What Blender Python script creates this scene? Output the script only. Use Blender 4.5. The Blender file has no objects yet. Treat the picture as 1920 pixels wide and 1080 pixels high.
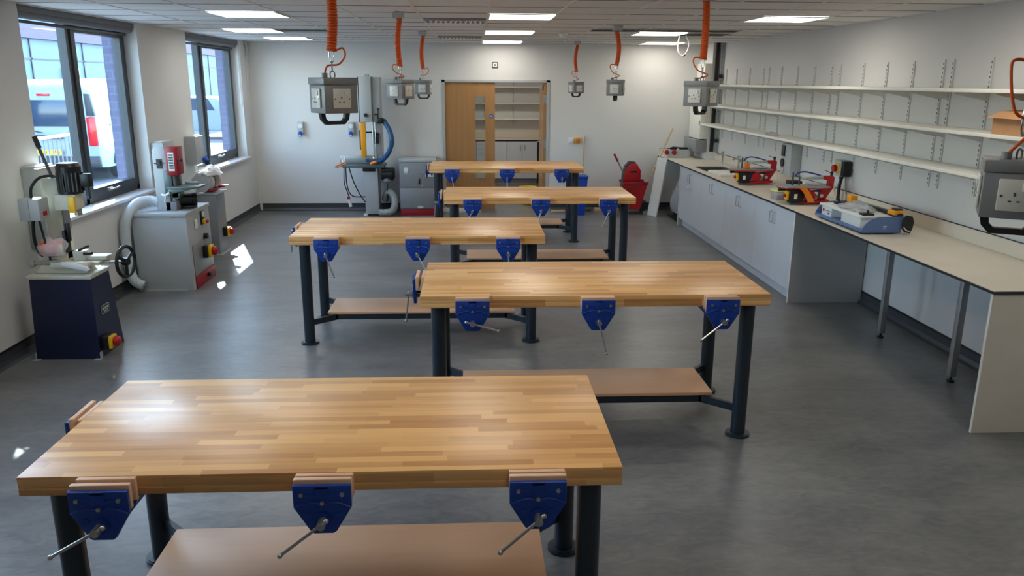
import bpy, bmesh, math, random
from mathutils import Vector, Matrix
random.seed(7)
PI = math.pi
sc = bpy.context.scene
COL = sc.collection

# ------------------------------------------------------------------ camera
PITCH, YAW, ROLL, F, CH = .2559, .0489, .0053, 1486.5, 1.951
cp, sp, cy, sy, cr, sr = math.cos(PITCH), math.sin(PITCH), math.cos(YAW), math.sin(YAW), math.cos(ROLL), math.sin(ROLL)
fw = Vector((sy*cp, cy*cp, -sp)); rt0 = Vector((cy, -sy, 0)); up0 = rt0.cross(fw)
rt = cr*rt0 + sr*up0; up = -sr*rt0 + cr*up0
cam_d = bpy.data.cameras.new('camera'); cam = bpy.data.objects.new('camera', cam_d); COL.objects.link(cam)
cam_d.sensor_width = 36; cam_d.lens = F/1920*36; cam_d.clip_start = .05; cam_d.clip_end = 300
M = Matrix((rt, up, -fw)).transposed().to_4x4(); M.translation = (0, 0, CH); cam.matrix_world = M
sc.camera = cam
CAMP = Vector((0, 0, CH))
def ray(u, v): return rt*((u-960)/F) - up*((v-540)/F) + fw
def atx(u, v, X): d = ray(u, v); return CAMP + d*(X/d.x)      # a survey point on the plane x = X
def aty(u, v, Y): d = ray(u, v); return CAMP + d*(Y/d.y)
def atz(u, v, Z): d = ray(u, v); return CAMP + d*((Z-CH)/d.z)

# ------------------------------------------------------------------ world, sun, exposure
world = bpy.data.worlds.new('sky'); sc.world = world; world.use_nodes = True
wn = world.node_tree.nodes; wl = world.node_tree.links; wn.clear()
wo = wn.new('ShaderNodeOutputWorld'); bg = wn.new('ShaderNodeBackground'); sk = wn.new('ShaderNodeTexSky')
sk.sky_type = 'NISHITA'; sk.sun_disc = False; sk.sun_elevation = math.radians(40); sk.sun_rotation = math.radians(-23); sk.air_density = 1.0; sk.dust_density = .6
bg.inputs['Strength'].default_value = 2.0
hs = wn.new('ShaderNodeHueSaturation'); hs.inputs['Saturation'].default_value = .68; wl.new(sk.outputs[0], hs.inputs['Color']); wl.new(hs.outputs[0], bg.inputs[0]); wl.new(bg.outputs[0], wo.inputs[0])
sun_d = bpy.data.lights.new('sun', 'SUN'); sun_d.energy = 32; sun_d.angle = math.radians(.6); sun_d.color = (1, .95, .86)
sun = bpy.data.objects.new('sun', sun_d); COL.objects.link(sun); sun.location = (-8, 6, 12)
sun.rotation_euler = Vector((.47, -1.26, -1)).to_track_quat('-Z', 'Y').to_euler()
XL, XR, YB, YF, ZC = -3.28, 3.54, 12.25, -2.2, 2.48
def portal(y0, y1):
    l = bpy.data.lights.new('window_daylight', 'AREA'); l.shape = 'RECTANGLE'; l.size = y1-y0; l.size_y = 1.6
    l.cycles.is_portal = True
    o = bpy.data.objects.new('window_daylight', l); COL.objects.link(o)
    o.location = (XL-.36, (y0+y1)/2, 1.66); o.rotation_euler = Vector((1, 0, 0)).to_track_quat('-Z', 'Z').to_euler()
WINS = [(2.75, 4.9), (6.2, 8.28), (9.65, 11.8)]
for a in WINS: portal(*a)
vs = sc.view_settings; vs.view_transform = 'Standard'; vs.look = 'None'; vs.exposure = .42; vs.gamma = 1; vs.use_curve_mapping = False
sc.cycles.max_bounces = 9; sc.cycles.diffuse_bounces = 5; sc.cycles.transparent_max_bounces = 12
sc.cycles.sample_clamp_indirect = 6; sc.cycles.use_denoising = True; sc.cycles.caustics_reflective = False; sc.cycles.caustics_refractive = False
PANEL_EMIT = 7.2

# ------------------------------------------------------------------ materials
def lin(c):
    c = [x/255 for x in c]
    return tuple(x/12.92 if x <= .04045 else ((x+.055)/1.055)**2.4 for x in c)+(1,)
def mat(name, col, rough=.5, metal=0, noise=0, nscale=8, bump=0, bscale=60, emit=None, es=0, spec=.5, coat=0):
    m = bpy.data.materials.new(name); m.use_nodes = True; nt = m.node_tree; b = nt.nodes['Principled BSDF']
    c = lin(col); b.inputs['Base Color'].default_value = c; b.inputs['Roughness'].default_value = rough; b.inputs['Metallic'].default_value = metal
    b.inputs['Specular IOR Level'].default_value = spec; b.inputs['Coat Weight'].default_value = coat
    tc = nt.nodes.new('ShaderNodeTexCoord')
    n = nt.nodes.new('ShaderNodeTexNoise'); n.inputs['Scale'].default_value = nscale; n.inputs['Detail'].default_value = 4
    nt.links.new(tc.outputs['Object'], n.inputs['Vector'])
    r = nt.nodes.new('ShaderNodeValToRGB'); k = max(noise, .015)
    r.color_ramp.elements[0].position = .3; r.color_ramp.elements[1].position = .7
    r.color_ramp.elements[0].color = tuple(x*(1-k) for x in c[:3])+(1,); r.color_ramp.elements[1].color = tuple(min(1, x*(1+k)) for x in c[:3])+(1,)
    nt.links.new(n.outputs['Fac'], r.inputs[0]); nt.links.new(r.outputs[0], b.inputs['Base Color'])
    if bump:
        n2 = nt.nodes.new('ShaderNodeTexNoise'); n2.inputs['Scale'].default_value = bscale; nt.links.new(tc.outputs['Object'], n2.inputs['Vector'])
        bp = nt.nodes.new('ShaderNodeBump'); bp.inputs['Strength'].default_value = bump; bp.inputs['Distance'].default_value = .01
        nt.links.new(n2.outputs['Fac'], bp.inputs['Height']); nt.links.new(bp.outputs[0], b.inputs['Normal'])
    if emit: b.inputs['Emission Color'].default_value = lin(emit); b.inputs['Emission Strength'].default_value = es
    return m
def wood(name, c1, c2, strip=.036, length=.42, rough=.32, plain=False, vert=False):
    m = bpy.data.materials.new(name); m.use_nodes = True; nt = m.node_tree; N = nt.nodes; L = nt.links; b = N['Principled BSDF']
    b.inputs['Roughness'].default_value = rough
    tc = N.new('ShaderNodeTexCoord'); oi = N.new('ShaderNodeObjectInfo'); sx = N.new('ShaderNodeSeparateXYZ'); L.new(tc.outputs['Object'], sx.inputs[0])
    ad = N.new('ShaderNodeMath'); ad.operation = 'ADD'; L.new(sx.outputs['Y'], ad.inputs[0]); L.new(sx.outputs['X' if vert else 'Z'], ad.inputs[1])
    ax_, az_ = ('Z', 'X') if vert else ('X', 'Z')
    rx = N.new('ShaderNodeMath'); rx.operation = 'MULTIPLY_ADD'; rx.inputs[1].default_value = 13.7; L.new(oi.outputs['Random'], rx.inputs[0]); L.new(sx.outputs[ax_], rx.inputs[2])
    cb = N.new('ShaderNodeCombineXYZ'); L.new(rx.outputs[0], cb.inputs['X']); L.new(ad.outputs[0], cb.inputs['Y'])
    # row index -> a random shift along the strip, so that the joints do not line up
    dv = N.new('ShaderNodeMath'); dv.operation = 'DIVIDE'; dv.inputs[1].default_value = strip; L.new(ad.outputs[0], dv.inputs[0])
    fl = N.new('ShaderNodeMath'); fl.operation = 'FLOOR'; L.new(dv.outputs[0], fl.inputs[0])
    w1 = N.new('ShaderNodeTexWhiteNoise'); w1.noise_dimensions = '1D'; L.new(fl.outputs[0], w1.inputs['W'])
    s1 = N.new('ShaderNodeMath'); s1.operation = 'MULTIPLY_ADD'; s1.inputs[1].default_value = 5.0; L.new(w1.outputs['Value'], s1.inputs[0]); L.new(rx.outputs[0], s1.inputs[2])
    d2 = N.new('ShaderNodeMath'); d2.operation = 'DIVIDE'; d2.inputs[1].default_value = length; L.new(s1.outputs[0], d2.inputs[0])
    f2 = N.new('ShaderNodeMath'); f2.operation = 'FLOOR'; L.new(d2.outputs[0], f2.inputs[0])
    c3 = N.new('ShaderNodeCombineXYZ'); L.new(fl.outputs[0], c3.inputs['X']); L.new(f2.outputs[0], c3.inputs['Y'])
    w2 = N.new('ShaderNodeTexWhiteNoise'); w2.noise_dimensions = '2D'; L.new(c3.outputs[0], w2.inputs['Vector'])
    # grain
    mp = N.new('ShaderNodeMapping'); mp.inputs['Scale'].default_value = (3.0, 45, 45) if not plain else (1.2, 22, 22); L.new(cb.outputs[0], mp.inputs[0])
    addv = N.new('ShaderNodeVectorMath'); addv.operation = 'ADD'; L.new(mp.outputs[0], addv.inputs[0])
    if not plain: L.new(w2.outputs['Color'], addv.inputs[1])
    g = N.new('ShaderNodeTexNoise'); g.inputs['Scale'].default_value = 1.0; g.inputs['Detail'].default_value = 6; g.inputs['Roughness'].default_value = .65; L.new(addv.outputs[0], g.inputs['Vector'])
    mx = N.new('ShaderNodeMath'); mx.operation = 'MULTIPLY_ADD'; mx.inputs[1].default_value = .0 if plain else .62; mx.inputs[2].default_value = .35 if plain else .0; L.new(w2.outputs['Value'], mx.inputs[0])
    m2 = N.new('ShaderNodeMath'); m2.operation = 'MULTIPLY_ADD'; m2.inputs[1].default_value = .55; L.new(g.outputs['Fac'], m2.inputs[0]); L.new(mx.outputs[0], m2.inputs[2])
    r = N.new('ShaderNodeValToRGB'); r.color_ramp.elements[0].position = .15; r.color_ramp.elements[0].color = lin(c1); r.color_ramp.elements[1].position = .85; r.color_ramp.elements[1].color = lin(c2)
    L.new(m2.outputs[0], r.inputs[0]); L.new(r.outputs[0], b.inputs['Base Color'])
    return m
def glass(name, tint=(225, 238, 245), refl=.12):
    m = bpy.data.materials.new(name); m.use_nodes = True; nt = m.node_tree; nt.nodes.clear()
    o = nt.nodes.new('ShaderNodeOutputMaterial'); mx = nt.nodes.new('ShaderNodeMixShader'); t = nt.nodes.new('ShaderNodeBsdfTransparent'); g = nt.nodes.new('ShaderNodeBsdfGlossy')
    t.inputs[0].default_value = lin(tint); g.inputs['Roughness'].default_value = .02
    fr = nt.nodes.new('ShaderNodeLayerWeight'); fr.inputs[0].default_value = .5
    pw = nt.nodes.new('ShaderNodeMath'); pw.operation = 'POWER'; pw.inputs[1].default_value = 5; nt.links.new(fr.outputs['Facing'], pw.inputs[0])
    ml = nt.nodes.new('ShaderNodeMath'); ml.operation = 'MULTIPLY_ADD'; ml.inputs[1].default_value = .6; ml.inputs[2].default_value = .03+refl*.1
    nt.links.new(pw.outputs[0], ml.inputs[0]); nt.links.new(ml.outputs[0], mx.inputs[0]); nt.links.new(t.outputs[0], mx.inputs[1]); nt.links.new(g.outputs[0], mx.inputs[2]); nt.links.new(mx.outputs[0], o.inputs[0])
    return m
def floor_mat():
    m = bpy.data.materials.new('vinyl_floor'); m.use_nodes = True; nt = m.node_tree; N = nt.nodes; L = nt.links; b = N['Principled BSDF']
    tc = N.new('ShaderNodeTexCoord')
    n = N.new('ShaderNodeTexNoise'); n.inputs['Scale'].default_value = 1.6; n.inputs['Detail'].default_value = 8; n.inputs['Roughness'].default_value = .62; n.inputs['Distortion'].default_value = .6
    n2 = N.new('ShaderNodeTexNoise'); n2.inputs['Scale'].default_value = 14; n2.inputs['Detail'].default_value = 7; n2.inputs['Distortion'].default_value = 1.2
    mp = N.new('ShaderNodeMapping'); mp.inputs['Scale'].default_value = (.7, 1.5, 1); L.new(tc.outputs['Object'], mp.inputs[0]); L.new(mp.outputs[0], n.inputs['Vector']); L.new(mp.outputs[0], n2.inputs['Vector'])
    mx = N.new('ShaderNodeMath'); mx.operation = 'MULTIPLY_ADD'; mx.inputs[1].default_value = .45; L.new(n2.outputs['Fac'], mx.inputs[0])
    ml = N.new('ShaderNodeMath'); ml.operation = 'MULTIPLY'; ml.inputs[1].default_value = .6; L.new(n.outputs['Fac'], ml.inputs[0]); L.new(ml.outputs[0], mx.inputs[2])
    r = N.new('ShaderNodeValToRGB'); r.color_ramp.elements[0].position = .36; r.color_ramp.elements[0].color = lin((90, 91, 93)); r.color_ramp.elements[1].position = .68; r.color_ramp.elements[1].color = lin((128, 127, 126))
    L.new(mx.outputs[0], r.inputs[0]); L.new(r.outputs[0], b.inputs['Base Color']); b.inputs['Roughness'].default_value = .4
    rr = N.new('ShaderNodeMapRange'); rr.inputs['To Min'].default_value = .28; rr.inputs['To Max'].default_value = .42; L.new(n2.outputs['Fac'], rr.inputs[0]); L.new(rr.outputs[0], b.inputs['Roughness'])
    return m
def brick_mat():
    m = bpy.data.materials.new('brick'); m.use_nodes = True; nt = m.node_tree; N = nt.nodes; L = nt.links; b = N['Principled BSDF']
    tc = N.new('ShaderNodeTexCoord'); sx = N.new('ShaderNodeSeparateXYZ'); L.new(tc.outputs['Object'], sx.inputs[0])
    ad = N.new('ShaderNodeMath'); L.new(sx.outputs['X'], ad.inputs[0]); L.new(sx.outputs['Y'], ad.inputs[1]); cb = N.new('ShaderNodeCombineXYZ'); L.new(ad.outputs[0], cb.inputs[0]); L.new(sx.outputs['Z'], cb.inputs[1])
    t = N.new('ShaderNodeTexBrick'); t.inputs['Scale'].default_value = 1; t.inputs['Brick Width'].default_value = .22; t.inputs['Row Height'].default_value = .075; t.inputs['Mortar Size'].default_value = .008
    t.inputs['Color1'].default_value = lin((104, 104, 132)); t.inputs['Color2'].default_value = lin((98, 98, 126)); t.inputs['Mortar'].default_value = lin((118, 118, 138))
    L.new(cb.outputs[0], t.inputs['Vector']); L.new(t.outputs[0], b.inputs['Base Color']); b.inputs['Roughness'].default_value = .9
    return m
MT = dict(
 wall=mat('wall_paint', (216, 214, 210), .75, noise=.015, nscale=2), wall_r=mat('wall_paint_warm', (208, 206, 203), .6, noise=.015, nscale=2),
 ceil=mat('ceiling_tile', (228, 227, 224), .85, noise=.03, nscale=40), tbar=mat('ceiling_grid_white', (222, 222, 218), .5), dark=mat('dark_void', (26, 27, 28), .8),
 floor=floor_mat(), skirt=mat('skirting_vinyl', (62, 64, 68), .45, noise=.05), black=mat('black_plastic', (16, 16, 17), .4), rubber=mat('black_rubber', (20, 20, 20), .75),
 beech=wood('beech_block', (188, 130, 74), (238, 187, 122)), beechply=wood('beech_ply', (206, 156, 118), (228, 182, 142), plain=True, rough=.45), linerw=wood('jaw_beech', (196, 150, 118), (230, 190, 156), plain=True, rough=.5),
 oak=wood('oak_veneer', (136, 96, 56), (178, 132, 84), strip=.2, length=9, plain=True, vert=True), stick=wood('stick_wood', (170, 140, 104), (206, 178, 138), plain=True),
 leg=mat('anthracite_steel', (34, 45, 54), .32, .0, noise=.03), blue=mat('vise_blue', (16, 60, 150), .38, noise=.06, nscale=30), steel=mat('steel', (190, 188, 184), .28, .9), chrome=mat('chrome', (215, 215, 215), .12, 1), alu=mat('aluminium', (170, 172, 174), .38, .7),
 frame=mat('window_grey', (46, 52, 58), .4), navy=mat('navy_paint', (9, 20, 56), .4), cream=mat('cream_enamel', (206, 204, 186), .4), lgrey=mat('light_grey_enamel', (176, 180, 180), .4, noise=.02), mgrey=mat('mid_grey_enamel', (132, 134, 136), .42, noise=.02),
 dgrey=mat('dark_grey', (72, 76, 78), .4), greengrey=mat('green_grey_iron', (84, 96, 94), .35, .3), red=mat('red_paint', (176, 22, 30), .35), dred=mat('crimson_paint', (150, 20, 36), .38), yellow=mat('yellow_plastic', (236, 186, 20), .4), white=mat('white_plastic', (228, 228, 224), .35), offw=mat('socket_white', (214, 212, 204), .3),
 orange=mat('orange_cable', (228, 98, 36), .45), orangep=mat('orange_plastic', (240, 130, 24), .4), amber=mat('amber_plastic', (226, 150, 16), .4), housing=mat('socket_box_grey', (128, 129, 131), .42), bluehose=mat('blue_hose', (18, 74, 118), .4), royal=mat('royal_blue_plastic', (10, 70, 180), .4), slate=mat('slate_blue', (84, 108, 152), .42),
 lam=mat('worktop_laminate', (212, 202, 186), .42, noise=.03, nscale=5), lamedge=mat('laminate_core', (32, 30, 30), .5), cabf=mat('cabinet_grey', (196, 199, 204), .45), cabs=mat('cabinet_side', (168, 168, 166), .5), shelf=mat('shelf_white', (232, 228, 218), .4), upr=mat('upright_white', (208, 208, 204), .4), slot=mat('slot_dark', (70, 70, 70), .7),
 blind=mat('blind_grey', (112, 112, 114), .7), sill=mat('sill_white', (226, 228, 230), .3), card=mat('cardboard', (188, 140, 96), .8, noise=.06), brick=brick_mat(), glass=glass('window_glass'), dglass=glass('door_glass', (235, 240, 240), .3),
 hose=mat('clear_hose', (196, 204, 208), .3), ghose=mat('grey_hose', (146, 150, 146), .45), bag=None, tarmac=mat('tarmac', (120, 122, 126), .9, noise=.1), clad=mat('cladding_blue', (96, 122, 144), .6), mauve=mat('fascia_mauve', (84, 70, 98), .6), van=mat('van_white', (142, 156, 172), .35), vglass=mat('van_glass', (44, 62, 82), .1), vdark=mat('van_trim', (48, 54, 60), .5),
 lamp=mat('light_diffuser', (255, 255, 255), .5, emit=(255, 250, 240), es=PANEL_EMIT), lampred=mat('tail_light', (200, 20, 30), .2), plate=mat('number_plate', (240, 204, 40), .4), bdisc=mat('sign_blue', (20, 100, 170), .4), ylw=mat('bright_yellow', (240, 216, 30), .4), screen=mat('dark_screen', (40, 42, 44), .2), hotor=mat('pinkish_wood', (196, 120, 84), .5), bluecab=mat('blue_cable', (40, 50, 130), .4), creamc=mat('cream_cable', (222, 218, 196), .4))
def bagmat(name, tint=(235, 235, 238), a=.45):
    m = mat(name, tint, .18, bump=.8, bscale=25); nt = m.node_tree; b = nt.nodes['Principled BSDF']; o = nt.nodes['Material Output']
    t = nt.nodes.new('ShaderNodeBsdfTransparent'); mx = nt.nodes.new('ShaderNodeMixShader'); mx.inputs[0].default_value = a
    nt.links.new(t.outputs[0], mx.inputs[1]); nt.links.new(b.outputs[0], mx.inputs[2]); nt.links.new(mx.outputs[0], o.inputs[0]); return m
MT['bag'] = bagmat('polythene'); MT['bagd'] = bagmat('polythene_dull', (200, 200, 202), .5); MT['wrap'] = bagmat('polythene_white', (240, 240, 242), .8)

# ------------------------------------------------------------------ mesh builder
class MB:
    def __init__(s): s.bm = bmesh.new(); s.T = Matrix.Identity(4)
    def _add(s, vs, fs):
        b = [s.bm.verts.new(s.T @ Vector(v)) for v in vs]; out = []
        for f in fs:
            try: out.append(s.bm.faces.new([b[i] for i in f]))
            except ValueError: pass
        return b, out
    def box(s, x0, y0, z0, x1, y1, z1, bev=0):
        if x0 > x1: x0, x1 = x1, x0
        if y0 > y1: y0, y1 = y1, y0
        if z0 > z1: z0, z1 = z1, z0
        v = [(x0,y0,z0),(x1,y0,z0),(x1,y1,z0),(x0,y1,z0),(x0,y0,z1),(x1,y0,z1),(x1,y1,z1),(x0,y1,z1)]
        b, f = s._add(v, [(0,3,2,1),(4,5,6,7),(0,1,5,4),(1,2,6,5),(2,3,7,6),(3,0,4,7)])
        if bev > 0:
            bev = min(bev, .45*min(x1-x0, y1-y0, z1-z0))
            ed = list({e for q in f for e in q.edges}); bmesh.ops.bevel(s.bm, geom=ed, offset=bev, segments=2, affect='EDGES', profile=.5)
        return s
    def prism(s, pts, d0, d1, axis='y', bev=0):
        # pts: outline in the plane across the axis ('y': (x,z), 'x': (y,z), 'z': (x,y))
        def m(p, d): return {'y': (p[0], d, p[1]), 'x': (d, p[0], p[1]), 'z': (p[0], p[1], d)}[axis]
        n = len(pts); v = [m(p, d0) for p in pts]+[m(p, d1) for p in pts]
        b, f = s._add(v, [tuple(range(n)), tuple(range(2*n-1, n-1, -1))]+[(i, (i+1) % n, n+(i+1) % n, n+i) for i in range(n)])
        if bev > 0:
            ed = list({e for q in f[:2] for e in q.edges}); bmesh.ops.bevel(s.bm, geom=ed, offset=bev, segments=2, affect='EDGES', profile=.5)
        return s
    def cyl(s, a, b, r, n=16, r2=None):
        a = Vector(a); b = Vector(b); r2 = r if r2 is None else r2; d = (b-a).normalized(); q = d.orthogonal().normalized(); w = d.cross(q)
        v = []
        for c, rr in ((a, r), (b, r2)):
            for i in range(n): t = 2*PI*i/n; v.append(c+q*math.cos(t)*rr+w*math.sin(t)*rr)
        s._add(v, [tuple(range(n-1, -1, -1)), tuple(range(n, 2*n))]+[(i, (i+1) % n, n+(i+1) % n, n+i) for i in range(n)]); return s
    def lathe(s, prof, c, ax=(0,0,1), n=24):
        # prof: (radius, distance along the axis)
        c = Vector(c); d = Vector(ax).normalized(); q = d.orthogonal().normalized(); w = d.cross(q); v = []; fs = []
        for r, h in prof:
            for i in range(n): t = 2*PI*i/n; v.append(c+d*h+q*math.cos(t)*max(r, 1e-4)+w*math.sin(t)*max(r, 1e-4))
        k = len(prof)
        for j in range(k-1):
            for i in range(n): fs.append((j*n+i, j*n+(i+1) % n, (j+1)*n+(i+1) % n, (j+1)*n+i))
        fs.append(tuple(range(n-1, -1, -1))); fs.append(tuple(range((k-1)*n, k*n))); s._add(v, fs); return s
    def tube(s, pts, r, n=8, closed=False, ribs=None):
        P = [Vector(p) for p in pts]; k = len(P); v = []; q = None
        for i, p in enumerate(P):
            if closed: d = (P[(i+1) % k]-P[i-1]).normalized()
            else: d = (P[min(i+1, k-1)]-P[max(i-1, 0)]).normalized()
            if q is None: q = d.orthogonal().normalized()
            q = (q-d*q.dot(d)).normalized(); w = d.cross(q); rr = r if ribs is None else r*(1+ribs*(i % 2))
            for j in range(n): t = 2*PI*j/n; v.append(p+q*math.cos(t)*rr+w*math.sin(t)*rr)
        fs = []
        for i in range(k if closed else k-1):
            a = i*n; b = ((i+1) % k)*n
            for j in range(n): fs.append((a+j, a+(j+1) % n, b+(j+1) % n, b+j))
        if not closed: fs += [tuple(range(n-1, -1, -1)), tuple(range((k-1)*n, k*n))]
        s._add(v, fs); return s
    def ball(s, c, r, n=12, sc=(1,1,1)):
        mm = s.T @ Matrix.Translation(c) @ Matrix.Diagonal((*sc, 1)); bmesh.ops.create_uvsphere(s.bm, u_segments=n, v_segments=max(6, n//2+2), radius=r, matrix=mm); return s
    def build(s, name, m, parent=None, smooth=True, loc=None):
        bm = s.bm; bmesh.ops.recalc_face_normals(bm, faces=bm.faces)
        me = bpy.data.meshes.new(name); bm.to_mesh(me); bm.free()
        if smooth:
            for p in me.polygons: p.use_smooth = True
            try: me.set_sharp_from_angle(angle=math.radians(35))
            except Exception: pass
        me.materials.append(MT[m] if isinstance(m, str) else m)
        o = bpy.data.objects.new(name, me); COL.objects.link(o)
        if parent: o.parent = parent
        if loc: o.location = loc
        return o
def smoothpath(pts, k=6):
    P = [Vector(p) for p in pts]; out = []
    for i in range(len(P)-1):
        a = P[max(i-1, 0)]; b = P[i]; c = P[i+1]; d = P[min(i+2, len(P)-1)]
        for j in range(k):
            t = j/k; out.append(.5*((2*b)+(c-a)*t+(2*a-5*b+4*c-d)*t*t+(-a+3*b-3*c+d)*t**3))
    out.append(P[-1]); return out
def tag(o, label=None, cat=None, group=None, kind=None):
    if label: o['label'] = label
    if cat: o['category'] = cat
    if group: o['group'] = group
    if kind: o['kind'] = kind
    return o
def thing(name, label, cat, loc=(0,0,0), rz=0, group=None):
    o = bpy.data.objects.new(name, None); COL.objects.link(o); o.location = loc; o.rotation_euler = (0, 0, rz); o.empty_display_size = .1
    return tag(o, label, cat, group)
def struct(name, mb, m, parent=None, smooth=False):
    o = mb.build(name, m, parent, smooth)
    if not parent: o['kind'] = 'structure'
    return o
def text(s, name, m, parent, loc, size, rot, ext=.0008, align='CENTER', sx=1):
    c = bpy.data.curves.new(name, 'FONT'); c.body = s; c.size = size; c.align_x = align; c.align_y = 'CENTER'; c.extrude = ext; c.resolution_u = 3
    t = bpy.data.objects.new('tmp', c); COL.objects.link(t); dg = bpy.context.evaluated_depsgraph_get(); dg.update()
    me = bpy.data.meshes.new_from_object(t.evaluated_get(dg)); COL.objects.unlink(t); bpy.data.objects.remove(t)
    me.materials.clear(); me.materials.append(MT[m]); o = bpy.data.objects.new(name, me); COL.objects.link(o); o.location = loc; o.rotation_euler = rot; o.scale = (sx, 1, 1)
    if parent: o.parent = parent
    return o
FX = (PI/2, 0, PI/2)      # lettering facing +x
FY = (PI/2, 0, 0)         # lettering facing -y
FW = (PI/2, 0, -PI/2)     # lettering facing -x

# ------------------------------------------------------------------ the room
struct('floor', MB().box(XL-.35, YF-.1, -.1, XR+.1, YB+4.1, 0), 'floor')
struct('ceiling', MB().box(XL-.05, YF, ZC, XR+.05, YB, ZC+.1), 'ceil')
w = MB(); ys = [YF]+[q for a in WINS for q in a]+[YB+.1]
for i in range(0, len(ys), 2): w.box(XL-.13, ys[i], 0, XL, ys[i+1], ZC+.1)
for a, b in WINS: w.box(XL-.13, a, 0, XL, b, .85); w.box(XL-.13, a, 2.47, XL, b, ZC+.1)
struct('wall_left', w, 'wall')
w = MB()
for i in range(0, len(ys), 2): w.box(XL-.34, ys[i], -.05, XL-.19, ys[i+1], 3.2)
for a, b in WINS: w.box(XL-.34, a, -.05, XL-.19, b, .82); w.box(XL-.34, a, 2.5, XL-.19, b, 3.2)
struct('wall_exterior', w, 'brick')
struct('wall_right', MB().box(XR, YF, 0, XR+.1, YB+.1, ZC+.1), 'wall_r')
struct('wall_front', MB().box(XL-.13, YF-.1, 0, XR+.1, YF, ZC+.1), 'wall')
DX0, DX1, DZ = -.436, 1.12, 1.938
w = MB().box(XL-.13, YB, 0, DX0, YB+.14, ZC+.1).box(DX1, YB, 0, XR+.1, YB+.14, ZC+.1).box(DX0, YB, DZ, DX1, YB+.14, ZC+.1)
struct('wall_back', w, 'wall')
# boxed-in duct in the far right corner
struct('trim_1', MB().box(XR-.14, 11.55, 0, XR, YB, ZC), 'wall')
# skirting with a coved foot and black capping
def skirt(name, segs, axis, pos, sgn):
    o = MB(); c = MB()
    for a, b in segs:
        prof = [(pos, .0), (pos+sgn*.045, .0), (pos+sgn*.02, .012), (pos+sgn*.006, .04), (pos+sgn*.006, .1), (pos, .1)]
        o.prism(prof, a, b, axis)
        (c.box(pos, a, .1, pos+sgn*.011, b, .112) if axis == 'y' else c.box(a, pos, .1, b, pos+sgn*.011, .112))
    r = struct(name, o, 'skirt'); c.build('capping', 'black', r, False)
skirt('baseboard_left', [(YF, YB)], 'y', XL, 1); skirt('baseboard_right', [(YF, 11.55)], 'y', XR, -1)
skirt('baseboard_back', [(XL+.05, DX0-.06), (DX1+.06, XR-.15)], 'x', YB, -1)
# door lining
l = MB().box(DX0-.03, YB-.012, 0, DX0+.012, YB+.15, DZ+.02).box(DX1-.012, YB-.012, 0, DX1+.03, YB+.15, DZ+.02).box(DX0-.03, YB-.012, DZ-.012, DX1+.03, YB+.15, DZ+.02)
struct('trim_2', l, 'lgrey')
# store room behind the doorway
SX0, SX1, SYB = -1.2, 1.75, YB+3.75
struct('wall_store_left', MB().box(SX0-.1, YB+.14, 0, SX0, SYB, 2.5), 'wall'); struct('wall_store_right', MB().box(SX1, YB+.14, 0, SX1+.1, SYB, 2.5), 'wall'); struct('wall_store_back', MB().box(SX0-.1, SYB, 0, SX1+.1, SYB+.1, 2.5), 'wall')
struct('ceiling_store', MB().box(SX0-.1, YB+.14, 2.48, SX1+.1, SYB+.1, 2.58), 'ceil')
# ceiling grid
S = (ZC-CH)/.549
gx = [(.13+.59*k)*S for k in range(-6, 7)]; gy = [(7.05+.6*k)*S for k in range(-15, 11)]
gx = [x for x in gx if XL < x < XR]; gy = [y for y in gy if YF < y < YB]
g = MB()
for x in gx: g.box(x-.011, YF, ZC-.004, x+.011, YB, ZC)
o = struct('trim_3', g, 'tbar')
g = MB()
for y in gy: g.box(XL, y-.006, ZC-.003, XR, y+.006, ZC)
struct('trim_4', g, 'mgrey')
def cell(ix, iy): return (.13+.59*ix)*S, (7.05+.6*iy)*S
PL = [(-4,0,'left row, nearest to the camera'+''),(-5,4,'middle one of left row'),(-5,7,'left row, the farthest of the three near the windows'),
      (0,0,'middle row, nearest of the three before the door'),(0,4,'middle row, second of three before the door'),(0,8,'middle row, farthest, above the store doorway'),
      (4,0,'right row, the nearest, above the scroll saws'),(3,4,'right row, second, beside the dark open strip'),(4,8,'right row, farthest, behind the hanging white cable')]
for ix, iy in [(-4,-4),(0,-4),(4,-4),(-4,-8),(0,-8),(4,-8),(0,-12)]: PL.append((ix, iy, ''))  # unseen panels added for light, carrying on the grid rows
for n, (ix, iy, lb) in enumerate(PL):
    x, y = cell(ix, iy); t = thing('ceiling_light', ('square white LED ceiling panel, '+lb) if lb else 'unseen white LED ceiling panel added above and behind the camera', 'ceiling light', (x, y, ZC), group='LED panels in the ceiling grid')
    a = .57; f = MB()
    for q in ((.006,.006,a,.02),(.006,a-.014,a,a),(.006,.02,.02,a-.014),(a-.014,.02,a,a-.014)): f.box(q[0], q[1], -.012, q[2], q[3], -.0045)
    f.build('light_frame', 'white', t, False); MB().box(.02, .02, -.009, a-.014, a-.014, -.005).build('diffuser', 'lamp', t, False)
# ventilation grilles with white blades
for ix, iy, lb in [(-1,1,'white air grille with triangular blades in ceiling, nearer of two'),(-1,6,'white air grille with triangular blades in ceiling, farther of two')]:
    x, y = cell(ix, iy); t = thing('ceiling_grille', lb, 'air vent', (x, y, ZC), group='bladed ceiling grilles')
    MB().box(.01, .01, -.02, .56, .03, -.0045).box(.01, .26, -.02, .56, .28, -.0045).box(.01, .03, -.02, .03, .26, -.0045).box(.54, .03, -.02, .56, .26, -.0045).build('grille_frame', 'alu', t, False)
    MB().box(.03, .03, -.007, .54, .26, -.0045).build('backing', 'mgrey', t, False)
    b = MB()
    for k in range(11): xx = .045+k*.045; b.prism([(xx, -.008), (xx+.036, -.008), (xx+.018, -.034)], .034, .25, 'y')
    b.build('blade', 'white', t, False)['kind'] = 'stuff'
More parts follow.
